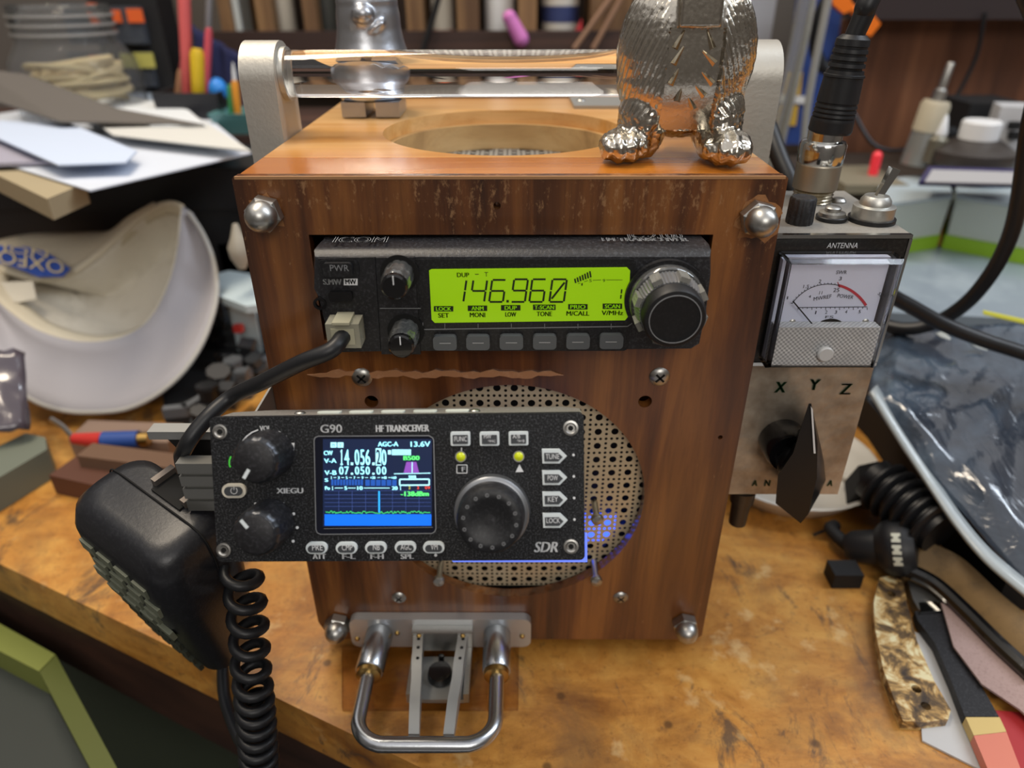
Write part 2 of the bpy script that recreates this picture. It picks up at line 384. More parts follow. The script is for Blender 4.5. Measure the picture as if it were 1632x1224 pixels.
# top: thick board with a wide round opening, cut from three planks
for ya, yb, hl, mm in ((.0053, .0342, [], wood('amber_pine_front', '#b4681f', '#d98f38', '#eaac55', 'x', 22, .22, .7, blot=30)), (.0345, .1500, [circ(-.003, .092, .0545, 80)], M_top), (.1503, D, [], wood('amber_pine_rear', '#b07a44', '#cfa068', '#e0bb86', 'x', 26, .32, .5, blot=24))):
    V, Fc = curve_mesh([[(-W2, ya), (W2, ya), (W2, yb), (-W2, yb)]]+hl, .019)
    b = B(); b.add_mesh([(v[0], v[1], H-.0103+v[2]) for v in V], Fc); bmesh.ops.remove_doubles(b.bm, verts=b.bm.verts, dist=1e-6); b.done('top_plank', mm, case, ang=50)
V, Fc = curve_mesh([circ(-.003, .092, .0543, 80), circ(-.003, .092, .0520, 80)], .0125)
b = B(); b.add_mesh([(v[0], v[1], H-.0135+v[2]) for v in V], Fc); bmesh.ops.remove_doubles(b.bm, verts=b.bm.verts, dist=1e-6); b.done('opening_liner', M_rawwood, case, ang=50)
b = B(); b.box(-W2+.001, W2-.001, -.0003, .0005, H-.0007, H+.0003, .0002); b.done('worn_edge', mat('worn_tan', '#a87d55', .6), case, label='pale worn top edge')
random.seed(21)
def patch(cx, cz, rx, rz, n, m, name):
    b = B(); P_ = []
    for k in range(n): a = 2*math.pi*k/n; q_ = random.uniform(.72, 1.12); P_.append((cx+rx*q_*math.cos(a), cz+rz*q_*math.sin(a)))
    b.prism(P_, -.00022, 0); return b.done(name, m, case)
wm = mat('scuffed_wood', '#9a6a40', .65, grain=.7, gscale=420, c2='#5f351b', bump=.4)
p = PY(1207, 350, 0); patch(p.x, p.z, .0088, .0085, 22, wm, 'worn_patch'); p = PY(425, 340, 0); patch(p.x, p.z, .0068, .0068, 18, wm, 'worn_patch')

b = B(); up = []; lo = []
for k in range(41):
    p = PY(490+k*10.2, 596+1.5*math.sin(k*.8), 0); w_ = .0010+.0008*pnoise(Vector((k*.37, 2, 0)))+.0004*(k % 3); w_ *= min(1, k/4, (40-k)/3)+.05; up.append((p.x, -.0002, p.z+w_)); lo.append((p.x, -.0002, p.z-w_*.8))
b.slab(up+lo[::-1], (0, -.0005, 0)); b.done('varnish_run', mat('varnish_run', '#b5835e', .22, coat=.6, grain=.4, gscale=260, c2='#d3a887'), case, label='pale glossy streak of dried varnish')
# grilles
def grille_cell(P):
    hs = [circ(P/2+.0009, P/2+.0009, .00155, 14)]
    for i in (1, 2): hs += [circ(.0009+i*P/3, .0009, .00066, 8), circ(.0009, .0009+i*P/3, .00066, 8)]
    hs += [circ(.0009, .0009, .00066, 8)]
    return curve_mesh([[(0, 0), (P, 0), (P, P), (0, P)]]+hs, 0)
P = .0071; GV, GF = grille_cell(P)
GV = np.array(GV)
def grille(nx, nz, x0, z0, f):
    verts = []; faces = []; k = 0
    for i in range(nx):
        for j in range(nz):
            cx = x0+(i+.5)*P; cz = z0+(j+.5)*P
            if (cx-gc[0])**2+(cz-gc[1])**2 > gc[2]**2: continue
            verts += [f(v[0]+x0+i*P, v[1]+z0+j*P) for v in GV]; faces += [tuple(q+k for q in fc) for fc in GF]; k += len(GV)
    b = B(); b.add_mesh(verts, faces); bmesh.ops.remove_doubles(b.bm, verts=b.bm.verts, dist=1e-6); return b
gx0 = -.0277-.5*P-6*P; gz0 = .1340-.5*P-14*P; gc = (0, .0882, .066)
dome = lambda x, z: (x, .0064-.002*max(0, 1-((x)**2+(z-.0882)**2)/.066**2), z)
b = grille(20, 20, gx0, gz0, dome); g = b.done('speaker_grille', M_grille, case, ang=10, label='perforated beige metal speaker grille')
b = B(); b.lathe([(.060, 0), (.060, .002), (.052, .006), (.030, .018), (.018, .022), (0, .016)], (0, .020, .0882), (0, 1, 0), 40); b.done('speaker_cone', mat('cone', '#15161a', .5), case)
b = B(); b.ring((0, .0122, .0882), (0, 1, 0), .0585, .068, .004, 48); b.done('grille_ring', M_matte, case)
gc = (-.003, .09, .0535)
b = grille(16, 16, -.003-8*P, .09-8*P, lambda x, z: (x, z, .2088)); b.done('top_grille', M_alu2, case, ang=10)
V, Fc = curve_mesh([circ(-.003, .090, .0543, 60)], .001)
b = B(); b.add_mesh([(v[0], v[1], .190+v[2]) for v in V], Fc); b.done('baffle', M_hole, case)
# blue lamp glowing inside behind the grille (right, below)
b = B(); b.box(.018, .050, .0165, .018, .050, .066, .0004); b.done('blue_lamp', mat('blue_lamp', '#3f62ff', .4, emit=2.2), case)
# acorn nuts
def acorn(p, parent, r=.0056):
    o = Vector(p)
    b = B(); b.lathe([(r*1.13, .0006), (r*1.13, .0048), (r*.98, .0054)], o, (0, -1, 0), 6)
    b.lathe([(r*.96, .005), (r*.98, .0062), (r*.9, .0085), (r*.7, .0105), (r*.38, .0118), (0, .0122)], o, (0, -1, 0), 32)
    return b.done('acorn_nut', M_steel, parent, ang=30)
for u, v in ((425, 337), (1205, 345), (540, 990), (1090, 990)): p = PY(u, v, 0); acorn((p.x, -.0001, p.z), case)
def screw(p, r, parent, m=None, axis=(0, -1, 0), name='screw', slot=True, h=.4):
    o = Vector(p); ax = Vector(axis).normalized(); x, y, z = basis(ax)
    b = B(); b.lathe([(r, 0), (r, r*.08), (r*.86, r*h*.6), (r*.5, r*h), (0, r*h*1.05)], o, ax, 24)
    s1 = b.done(name, m or M_steel, parent)
    if slot:
        b = B()
        for ex, ey in ((x, y), (y, x)):
            c = o+z*(r*h*.75)
            b.slab([c+ex*r*.55+ey*r*.1, c-ex*r*.55+ey*r*.1, c-ex*r*.55-ey*r*.1, c+ex*r*.55-ey*r*.1], z*(r*h*.34))
        b.done('cross_recess', M_hole, s1)
    return s1
for u, v, r in ((577, 601, .0041), (1051, 600, .0041), (636, 952, .0034), (989, 952, .0036)): p = PY(u, v, 0); screw((p.x, 0, p.z), r, case)
for u, v in ((699, 928), (951, 928), (952, 830)):   # stand-off screws on the grille
    p = PY(u, v, -.008)
    b = B(); b.cyl((p.x, .006, p.z), (p.x, -.006, p.z), .0014, n=16); b.lathe([(.0026, 0), (.0028, .001), (.0024, .0022), (.001, .0028), (0, .0029)], (p.x, -.006, p.z), (0, -1, 0), 20); b.done('standoff_screw', M_steel, case)
for x, y in ((-.08, .03), (.08, .03), (-.08, .165), (.08, .165)):
    b = B(); b.cyl((x, y, 0), (x, y, BZ), .008, .007, 20); b.done('rubber_foot', M_rubber, case)
# clear handle bar and its aluminium brackets
HY, HZ = .0785, .2525
for sx in (-1, 1):
    x0, x1 = (-.1095, -.0952) if sx < 0 else (.0952, .1095)
    zb0 = .15 if sx < 0 else .2050
    prof = [(.064, zb0)]+[(.0785-.0145*math.cos(a), .2508+.0145*math.sin(a)) for a in np.linspace(0, math.pi, 19)]+[(.093, zb0)]
    b = B(); b.slab([(x0, p[0], p[1]) for p in prof], (x1-x0, 0, 0), .0006, 2); b.done('handle_bracket', mat('bracket_alu', '#bdbab2', .5, .8, bump=.25, gscale=450), case, ang=30)
    b = B(); xa = -.0951 if sx < 0 else .0951
    b.ring((xa, HY, HZ), (-sx, 0, 0), .0088, .0105, .0022, 40); b.done('handle_collar', M_alu, case)
    for zz in ((.17, .21) if sx < 0 else (.215,)): screw((sx*.1096, .078, zz), .004, case, axis=(sx, 0, 0), slot=False)
b = B(); b.cyl((-.0948, HY, HZ), (.0948, HY, HZ), .0092, n=64, bev=.0004); b.done('handle_bar', M_acryl, case, ang=40, label='clear acrylic carrying bar')
# small metal plate screwed on the rear of the top
q = [PZ(907, 155, H), PZ(1010, 155, H), PZ(1010, 171, H), PZ(915, 171, H)]
b = B(); b.slab([(p.x, p.y, H-.0007) for p in q], (0, 0, .0015), .0002); b.done('metal_plate', M_alu2, case)
p = PZ(926, 163, H); screw((p.x, p.y, H+.0008), .0025, case, axis=(0, 0, 1))

# ================================================================== FM TRANSCEIVER (green display)
YF = .014
fm = thing('mobile_transceiver', 'slim black transceiver with green display set into the wooden box', 'radio', (0, 0, 0))
RF = Face(I4, YF)
oc = RF.poly([(498, 402), (498, 462), (505, 475), (517, 520), (527, 556), (540, 562), (1104, 557), (1117, 549), (1128, 495), (1135, 440), (1136, 398)])
topz = oc[0][1]
b = B()
zt = .2079
L0 = [(x*.985, .004, min(z, zt)) for x, z in oc]; L1 = [(x*.997, -.004, min(z, .2082)) for x, z in oc]
L2_ = [(x, -.0085, min(z, .2082)) for x, z in oc]; L3 = [(x*.9985, -.0122, min(z, .2066)+.0) for x, z in oc]; L4 = [(x*.99, -.0140, min(z, .2045)+.0004) for x, z in oc]
b.loops([L0, L1, L2_, L3, L4]); b.done('front_bezel', M_bezel, fm, ang=40)
b = B(); b.box(-.068, .068, .006, .12, .169, .2055, .001); b.done('chassis', M_matte, fm)
# lower face in darker plastic, slightly proud
pl = RF.poly([(505, 410), (603, 408), (603, 408), (1002, 404), (1016, 416), (1016, 440), (1016, 500), (1010, 525), (1060, 548), (1000, 557), (540, 560), (527, 552), (512, 500), (503, 455)])
b = B(); b.prism(rrect(*[RF.p(603, 408)[0], RF.p(1014, 410)[0], RF.p(800, 558)[1], RF.p(800, 412)[1]], .002), -.0146, -.0135, .0003); b.done('display_surround', M_black2, fm)
b = B(); q = RF.poly([(600, 409), (661, 408), (671, 562), (609, 562)]); b.prism(q, -.0153, -.0138, .0006, 2); b.done('knob_panel', M_black, fm)
b = B(); q = RF.poly([(507, 411), (598, 409), (607, 558), (543, 560), (527, 540), (515, 500)]); b.prism(q, -.0147, -.0138, .0004); b.done('button_panel', M_black, fm)
FD = RF.at_k(.0147)
b = B(); FD.line(b, [(606, 490), (671, 490)], 1.2, y=-.0155); FD.line(b, [(672, 525), (1000, 520), (1012, 512)], 1.6); FD.line(b, [(674, 514), (674, 527)], 1)
for u in (709, 762, 815, 868, 921, 974): FD.line(b, [(u, 515.5), (u, 524)], .8)
b.done('trim_lines', mat('trim_grey', '#85878a', .5), fm)
# display
q = FD.poly([(684, 431), (688, 429), (999, 426), (1004, 431), (1001, 504), (996, 510), (693, 514), (688, 509)])
b = B(); b.prism(q, -.0150, -.0140); lcd = b.done('display', mat('lcd_green', '#8fbf08', .35, emit=.42), fm, label='lit yellow-green display')
FD = RF.at_k(.0151)
ink = mat('lcd_ink', '#16220a', .5)
b = B()
def seg7(b, F, x0, x1, y0, y1, pat, sl=2.5, w=3.2):
    ym = (y0+y1)/2; X = lambda x, y: x+sl*(ym-y)/(y1-y0)*2; g = .9
    S = {'a': ((x0+g, y0), (x1-g, y0)), 'g': ((x0+g, ym), (x1-g, ym)), 'd': ((x0+g, y1), (x1-g, y1)), 'f': ((x0, y0+g), (x0, ym-g)), 'e': ((x0, ym+g), (x0, y1-g)), 'b': ((x1, y0+g), (x1, ym-g)), 'c': ((x1, ym+g), (x1, y1-g)), 's': ((x0+3, y1-5), (x1-3, y0+5))}
    for c in pat: F.line(b, [(X(*S[c][0]), S[c][0][1]), (X(*S[c][1]), S[c][1][1])], w)
D7 = {'1': 'bc', '4': 'fgbc', '6': 'afgedc', '9': 'abfgcd', '0': 'abcdefs'}
for ch, x0, x1 in (('1', 722, 741), ('4', 752, 774), ('6', 782, 804), ('9', 817, 839), ('6', 846, 868), ('0', 878, 901)): seg7(b, FD, x0, x1, 446 if x0 < 800 else 445, 481, D7[ch])
FD.line(b, [(809, 478), (809, 482)], 4); seg7(b, FD, 975, 990, 460, 477, 'bc', 1, 2.2)
FD.text(b, 'DUP', 738, 438, 19, 7, fat=.3); FD.line(b, [(757, 437), (763, 437)], 1.2); FD.text(b, 'T', 775, 437, 6, 7)
for k in range(7):
    a = math.radians(128-k*6.5); cx, cy = 965, 515; p0 = (cx-(-math.cos(a))*78, cy-math.sin(a)*78-8); x = 916+k*4; y0 = 444-k*2.0; FD.line(b, [(x, y0), (x+1.6, y0+7+k*.5)], 2.6)
FD.line(b, [(921, 452), (925, 451)], .8); FD.text(b, '1', 927.5, 453, 2, 4); FD.line(b, [(931, 449), (937, 447)], .8); FD.text(b, '5', 941, 447, 4, 5); FD.line(b, [(945, 446.5), (958, 446)], .8); FD.text(b, '9', 962.5, 447, 4, 5); FD.line(b, [(966, 446), (992, 446)], .8)
lab = (('LOCK', 'SET', 707), ('ANM', 'MONI', 761), ('DUP', 'LOW', 814), ('T-SCAN', 'TONE', 867.5), ('PRIO', 'M/CALL', 921), ('SCAN', 'V/MHz', 976))
for i, (t1, t2, u) in enumerate(lab):
    v = 492-i*.8; hw = 15.5 if t1 != 'T-SCAN' else 18
    FD.rect(b, u-hw, u+hw, v-4.3, v+4.3, t=.00005); FD.text(b, t2, u, v+10.5, {3: 17, 4: 24, 5: 34, 6: 36}[len(t2)], 7.2, fat=.35)
b.done('display_segments', ink, fm)
b = B(); F2 = RF.at_k(.0153)
for i, (t1, t2, u) in enumerate(lab): F2.text(b, t1, u, 492-i*.8, {3: 19, 4: 24, 6: 31}[len(t1)], 6, fat=.25)
b.done('display_lettering', mat('lcd_green', ''), fm)
# six soft buttons
for u in (709.5, 762, 815, 868, 921, 974):
    v = 545-(u-709)*.008; x, z = RF.at_k(.0155).p(u, v); sx, sz = RF.sc(u, v)
    b = B(); b.prism(rrect(x-18.5*sx, x+18.5*sx, z-11*sz, z+11*sz, .0014), -.0168, -.0140, .0005, 2); o = b.done('soft_button', M_btn_slate, fm)
    b = B(); RF.at_k(.0169).line(b, [(u-9, v+2), (u+9, v+2)], 1.6); b.done('button_mark', M_print if 0 else mat('mark_grey', '#a0a2a4', .5), o)
# power button & memory button
x, z = RF.p(541, 426); sx, sz = RF.sc(541, 426)
b = B(); b.prism(rrect(x-32*sx, x+32*sx, z-13.5*sz, z+13.5*sz, .002), -.0152, -.0144, .0004); o = b.done('power_button', M_black2, fm)
b = B(); b.prism(rrect(x-23*sx, x+23*sx, z-11*sz, z+11*sz, .0012), -.0170, -.0144, .0007, 2); b.done('button_cap', M_black2, o)
b = B(); RF.at_k(.0171).text(b, 'PWR', 541, 427, 30, 10); b.done('button_lettering', mat('trim_grey', ''), o)
x, z = RF.p(545, 469)
b = B(); b.prism(rrect(x-19*sx, x+19*sx, z-8*sz, z+8*sz, .001), -.0164, -.0144, .0007, 2); b.done('memory_button', M_gloss, fm)
b = B(); FP = RF.at_k(.0148); FP.text(b, 'S.MW', 530, 449, 29, 9, fat=.35); FP.rect(b, 548, 570, 444, 454.5)
Y0 = -.0084
# lettering on the sloping upper face
def toptext(b, F_, tx, u, v, w, h, sl, yc=-.0052):
    bb = B(); F_.text(bb, tx, u, v, w, h, fat=.5)
    c, z = F_.p(u, v)
    for vv in bb.bm.verts: dz = vv.co.z-z; vv.co.z = .2083; vv.co.y = yc+dz*sl
    me = bpy.data.meshes.new('t'); bb.bm.to_mesh(me); bb.bm.free(); b.bm.from_mesh(me); bpy.data.meshes.remove(me)
toptext(b, RF.at_k(.006), 'ICOM', 575, 386, 84, 8, 3.2, -.0056); toptext(b, RF.at_k(.006), 'FM TRANSCEIVER', 1028, 383, 136, 6, 2.6, -.0056)
bb = B(); toptext(bb, RF.at_k(.006), 'IC-2100', 1048, 377, 88, 8, 3.0, -.0012)
bb.done('model_lettering', M_print, fm)
b.done('lettering', M_print, fm)
b = B(); RF.at_k(.0150).text(b, 'MW', 559, 449, 17, 7.5, fat=.3); b.done('dark_lettering', M_hole, fm)
# knobs
def knob(parent, name, x, z, yb, prof, m, n=12, depth=.06, seg=4, cap=None):
    w = lambda i, h: 1-(depth if (i % seg) == 0 else 0)
    b = B(); b.lathe(prof, (x, yb, z), (0, -1, 0), n*seg, warp=w); return b.done(name, m, parent, ang=40)
smk = mat('smoked_knob', '#4b4c4c', .16, .2, coat=1, grain=.25, gscale=300, c2='#b8b8b4')
for (u, v), nm in (((628, 458), 'volume_knob'), ((639, 553), 'squelch_knob')):
    x, z = RF.at_k(.028).p(u, v)
    b = B(); b.ring((x, -.0152, z), (0, -1, 0), .0001, .0066, .0004, 36); b.done('knob_recess', M_hole, fm)
    o = knob(fm, nm, x, z, -.0156, [(.0050, 0), (.0053, .004), (.0049, .0095), (.0045, .0105)], smk, 10, .06)
    b = B(); b.lathe([(.0044, 0), (.0044, .0022), (.0038, .0028), (0, .0028)], (x, -.0255, z), (0, -1, 0), 32); b.done('knob_cap', M_gloss, o)
    b = B(); b.box(x-.0002, x+.0002, -.02855, -.0282, z+.001, z+.0040); b.done('pointer_line', M_print, o)
x, z = RF.at_k(.030).p(1073, 503)
b = B(); b.ring((x, -.0143, z), (0, -1, 0), .0128, .0142, .0022, 64); b.done('knob_guard', M_black2, fm)
rib = lambda i, h: 1-(.03 if i % 2 else 0)
b = B(); b.lathe([(.0127, 0), (.0129, .003), (.0126, .0048), (.0122, .0052)], (x, -.0145, z), (0, -1, 0), 64); dial = b.done('tuning_knob', smk, fm, ang=40)
b = B(); b.lathe([(.0118, .0), (.0115, .005), (.0108, .0078)], (x, -.0193, z), (0, -1, 0), 120, warp=rib); b.done('knob_ribs', mat('rib_grey', '#7c7d7f', .3, .4), dial, ang=20)
for k in range(8):
    a = math.radians(22.5+45*k+6); c = Vector((x+.0116*math.cos(a), 0, z+.0116*math.sin(a)))
    mx = Matrix.Translation((c.x, -.0236, c.z)) @ Matrix.Rotation(-a, 4, 'Y')
    b = B(); b.box(-.0008, .0010, -.0034, .0030, -.0017, .0017, .0006, mx); b.done('knob_lug', mat('clear_lug', '#b4b3ac', .15, trans=.6), dial)
b = B(); b.lathe([(.0102, 0), (.0104, .0125), (.0098, .0135), (.0086, .0137), (.0083, .0134), (.0, .0131)], (x, -.0195, z), (0, -1, 0), 64); b.done('knob_cap', mat('cap_black', '#101012', .5, grain=.25, gscale=900, c2='#3c3c40'), dial)
b = B(); b.ring((x, -.0332, z), (0, -1, 0), .0083, .0086, .0002, 64); b.done('cap_ring', mat('trim_grey', ''), dial)
# small jack at the left edge
x, z = RF.p(511, 482); b = B(); b.ring((x, -.0142, z), (0, -1, 0), .0014, .0023, .0012, 24); b.done('side_screw', M_gloss, fm)

# ------------------------------------------------------------------ clear plug + microphone cable
plug = thing('modular_plug', 'clear modular plug with grey cable in the lower corner of the radio', 'plug')
x, z = RF.at_k(.020).p(550, 530)
b = B(); b.box(x-.0058, x+.0058, -.0230, -.0150, z-.0046, z+.0046, .0008); b.done('plug_body', mat('clear_plug', '#c9c6b2', .15, trans=.55, ior=1.45), plug)
b = B(); b.box(x-.0030, x+.0030, -.0245, -.0152, z+.0049, z+.0058, .0003); b.done('locking_tab', mat('plug_cream', '#bdb9a0', .4, trans=.2), plug)
b = B(); b.box(x-.004, x+.004, -.0236, -.0232, z-.003, z+.003, .0001); b.done('strain_relief', mat('plug_cream', ''), plug)

# ================================================================== HF TRANSCEIVER HEAD
GP = Vector((-.0360, -.0638, .1452)); GR = (-.4264, -.0285, -.0208)
GM = Matrix.Translation(GP) @ Euler(GR).to_matrix().to_4x4()
hf = thing('transceiver_control_head', 'black control head with colour screen and big dial, facing up in front of the grille', 'radio', GP, GR)
G = Face(GM, 0)
b = B(); b.prism(rrect(-.06, .06, -.0242, .0235, .0016), 0, .0030, .0004, 2); b.done('front_panel', M_panel, hf, label='speckled black front panel')
b = B(); b.prism(rrect(-.0597, .0597, -.0232, .0232, .0016), .0032, .0055, .0002); b.done('case_rim', M_silvercase, hf)
b = B(); q = [(-.0597, .0056), (.0597, .0056), (.0597, .0165), (.0535, .0225), (-.0475, .0225), (-.0597, .0175)]
b.slab([(p[0], p[1], -.0228) for p in q], (0, 0, .0456), .0006); b.done('rear_case', M_silvercase, hf)
vb = B()
for k in range(5):
    x = -.0285+k*.0108; b2 = rrect(x, x+.0078, .0105, .0145, .001); vb.slab([(p[0], p[1], .02285) for p in b2], (0, 0, .0005))
vb.done('top_labels', mat('pale_label', '#c7cdc4', .5), hf)
for x in (-.0345, .0245): screw((x, .012, .0229), .0019, hf, axis=(0, 0, 1), slot=False)
# swivel arm that carries the head from the box
b = B(); b.cyl((.0, .0228, -.006), (.0, .036, -.006), .011, n=28, bev=.0005); b.done('mount_disc', M_matte, hf)
b = B(); d_ = GM.to_3x3().inverted() @ Vector((0, 1, 0)); p0 = Vector((0, .034, -.006)); b.cyl(p0, p0+d_*.0285, .0045, n=20); b.done('mount_arm', M_matte, hf)
# glowing blue strip along the lower rear edge of the head
FL = Face(GM, -.0246)
for nm, q in (('blue_strip', [(705, 872), (936, 872), (936, 896), (722, 896)]), ('blue_strip', [(926, 850), (936, 850), (936, 871), (926, 871)])):
    b = B(); b.prism(FL.poly(q), .0246, .0256, .0002); b.done(nm, mat('blue_glow', '#6a82f5', .4, emit=.75), hf, label='glowing blue strip')
G2 = Face(GM, 0, (330, 640, 4.706)); G3 = Face(GM, 0, (630, 640, 4.706)); G4 = Face(GM, 0, (500, 680, 6.8))
# recessed screws
for q in (G2.p(100, 225), G2.p(128, 1112), G3.p(1315, 198), G3.p(1318, 1085)):
    b = B(); b.lathe([(.0024, 0), (.0024, .0005), (.0018, .0006), (.0013, .0003), (.0011, .0003)], (q[0], 0.0000, q[1]), (0, -1, 0), 28); o = b.done('panel_screw', M_steel, hf, ang=25)
    b = B(); b.lathe([(.0009, 0), (.0009, .0002)], (q[0], -.0004, q[1]), (0, -1, 0), 6); b.done('hex_recess', M_hole, o)
# small knobs
def g_knob(u, v, name, ang):
    x, z = Face(GM, .0145).p(u, v)
    o = knob(hf, name, x, z, -.0004, [(.0078, 0), (.0078, .0015), (.0076, .009), (.0074, .0115)], M_black, 18, .035, 3)
    b = B(); b.lathe([(.0074, .0), (.0066, .0016), (.0062, .0018)], (x, -.0119, z), (0, -1, 0), 54, warp=lambda i, h: 1-(.04 if i % 3 == 0 else 0)); b.done('knob_chamfer', mat('polished_black', '#3d3f43', .28, .7), o, ang=60)
    b = B(); b.lathe([(.0061, 0), (.0061, .0008), (.0055, .0012), (0, .0012)], (x, -.0132, z), (0, -1, 0), 48); b.done('knob_cap', M_black, o)
    d = Vector((math.sin(ang), 0, math.cos(ang))); n_ = Vector((d.z, 0, -d.x))*.00055; c = Vector((x, -.01445, z))
    b = B(); b.slab([c+d*.0028+n_, c+d*.0060+n_, c+d*.0060-n_, c+d*.0028-n_], (0, -.0001, 0)); b.done('pointer_mark', M_btn_white, o)
    return x, z
vx, vz = g_knob(403.5, 736, 'volume_knob', math.radians(212)); g_knob(404, 853, 'function_knob', math.radians(-38))
# main dial
x, z = Face(GM, .013).p(780.5, 831); dx, dz = x, z
b = B(); b.lathe([(.0118, 0), (.0121, .0012), (.0118, .0042), (.0108, .0050)], (x, -.0002, z), (0, -1, 0), 72); dl = b.done('main_dial', mat('dial_grey', '#94979b', .33, .85), hf, ang=40)
b = B(); b.lathe([(.0106, 0), (.0103, .0065), (.0099, .0072)], (x, -.0050, z), (0, -1, 0), 72); b.done('dial_body', M_black, dl)
b = B(); b.lathe([(.0098, 0), (.0099, .0006), (.0093, .0010), (.0068, .0011), (.0055, .0004), (.0, .0001)], (x, -.0120, z), (0, -1, 0), 72); b.done('dial_face', mat('dial_black', '#131417', .45, grain=.25, gscale=1200, c2='#5a5c60'), dl)
for k in range(14):
    a = 2*math.pi*(k+.5)/14+.08; b = B(); b.ring((x+.0081*math.cos(a), -.01305, z+.0081*math.sin(a)), (0, -1, 0), .0003, .0006, .0002, 12); b.done('dial_dimple', mat('dimple_grey', '#8d8f92', .3, .6), dl)
# power button
x, z = G2.p(210, 665); s_ = G2.sc(210, 665)[0]
def pill(cx, cz, w, h, n=8): return rrect(cx-w/2, cx+w/2, cz-h/2, cz+h/2, h/2-.00001, n)
b = B(); b.prism(pill(x, z, 180*s_, 106*s_), -.0010, 0, .0003); o = b.done('power_button', mat('cream_ring', '#c9c4b6', .5), hf)
b = B(); b.prism(pill(x, z, 134*s_, 66*s_), -.0016, -.0009, .0003); b.done('button_cap', M_btn_grey, o)
b = B(); F_ = Face(GM, .0017, (330, 640, 4.706)); F_.line(b, [(203, 640), (203, 662)], 5)
F_.line(b, [(203+24*math.sin(a), 668-24*math.cos(a)) for a in np.linspace(.6, 5.68, 18)], 4); b.done('power_symbol', M_print, o)
# oval buttons with text
for tx, sub, u, v in (('PRE', 'ATT', 506, 872), ('CMP', 'F-L', 553.5, 872), ('NB', 'F-H', 600, 871.5), ('AGC', 'SPL', 647, 871), ('VM', None, 692, 871)):
    x, z = G.p(u, v); s_ = G.sc(u, v)[0]
    b = B(); b.prism(pill(x, z, 34*s_, 18.5*s_), -.0011, 0, .0003); o = b.done('oval_button', M_btn_white, hf)
    b = B(); b.prism(pill(x, z-1*s_, 26.5*s_, 11*s_), -.0016, -.001, .0002); b.done('button_cap', M_btn_grey, o)
    b = B(); Face(GM, .0017).text(b, tx, u, v+.5, 6.0*len(tx)-1, 9); b.done('button_lettering', M_print, o)
    if 0: pass
# rectangular buttons
for tx, u, v in (('FUNC', 734.3, 698.5), ('MW', 780.5, 698.5), ('A/B', 826.5, 698)):
    x, z = G.p(u, v); s_ = G.sc(u, v)[0]
    b = B(); b.prism(rrect(x-15.5*s_, x+15.5*s_, z-11*s_, z+11*s_, .0005), -.0012, 0, .0003); o = b.done('square_button', M_btn_white, hf)
    b = B(); b.prism(rrect(x-12*s_, x+12*s_, z-8*s_, z+6.5*s_, .0002), -.0015, -.0011); b.done('button_cap', M_btn_grey, o)
    b = B(); F_ = Face(GM, .0016)
    if tx == 'FUNC': F_.text(b, tx, u, v+1, 20, 8)
    else:
        F_.text(b, tx, u-3.5, v-2.8, 12, 6.5); F_.text(b, '*MC' if tx == 'MW' else '*A=B', u+3.5, v+4.5, 12, 4.2)
    b.done('button_lettering', M_print, o)
# arrow buttons
for tx, v in (('TUNE', 726), ('POW', 760), ('KEY', 794), ('LOCK', 828)):
    u0 = 863.5+(v-726)*.012
    q = G.poly([(u0, v-11), (u0+28, v-11), (u0+39.5, v), (u0+28, v+11.5), (u0+1, v+11.5)])
    b = B(); b.prism(q, -.0012, 0, .0003); o = b.done('arrow_button', M_btn_white, hf)
    q = G.poly([(u0+3.5, v-5.5), (u0+26, v-5.5), (u0+33, v+1), (u0+26, v+8), (u0+4, v+8)])
    b = B(); b.prism(q, -.0015, -.0011); b.done('button_cap', M_btn_grey, o)
    b = B(); Face(GM, .0016).text(b, tx, u0+17, v+1.5, 5.4*len(tx), 8); b.done('button_lettering', M_print, o)
lampm = mat('lamp_yellow_green', '#b9c21a', .25, emit=.25)
for q in (G3.p(492, 412), G3.p(926, 410)):
    b = B(); b.ring((q[0], 0, q[1]), (0, -1, 0), .0015, .0018, .0004, 28); o = b.done('lamp_ring', M_steel, hf)
    b = B(); b.lathe([(.0015, 0), (.00145, .0006), (.0010, .0011), (.0004, .0014), (0, .00145)], (q[0], 0, q[1]), (0, -1, 0), 24); b.done('indicator_lamp', lampm, hf)
# printing on the panel
b = B()
G2.text(b, 'G90', 932, 203, 160, 62, fat=1.5); Gt = G; Gt.text(b, 'HF TRANSCEIVER', 641.5, 682.5, 84, 11, fat=.6)
G2.text(b, 'VOL', 437, 200, 82, 38, fat=1.6); G2.text(b, 'XIEGU', 622, 668, 196, 40, fat=3); G3.text(b, 'SDR', 1137, 1090, 175, 78, shear=.22, fat=3)
for tx, u in (('ATT', 509), ('F-L', 556), ('F-H', 601), ('SPL', 649)): G.text(b, tx, u, 886.6, 20, 7.8, fat=.7)
for k in range(4): q = G.p(914+k*.5, 725+k*34.3); b.prism(circ(q[0], q[1], .00042, 10), -.0001, 0)
q = G3.p(303, 1152); b.prism(circ(q[0], q[1], .0005, 10), -.0001, 0)
for a, c in ((365, 768), (466, 740), (570, 766), (650, 842), (677, 945), (646, 1047)): q = G2.p(a, c); b.prism(circ(q[0], q[1], .0005, 10), -.0001, 0)
G3.line(b, [(497, 345), (497, 372)], 9)
G3.line(b, [(462, 480), (462, 536), (538, 536), (538, 475), (462, 475)], 6); G3.text(b, 'F', 512, 506, 24, 34, fat=2); b.prism(G3.poly([(480, 480), (494, 480), (494, 532), (480, 532)]), -.00015, -.0001) if 0 else None
q = G3.poly([(931, 470), (962, 527), (902, 529)]); b.prism(q, -.0001, 0)
cc = (415, 385)
G2.line(b, [(268, 294), (298, 260), (338, 230), (384, 212)], 9)
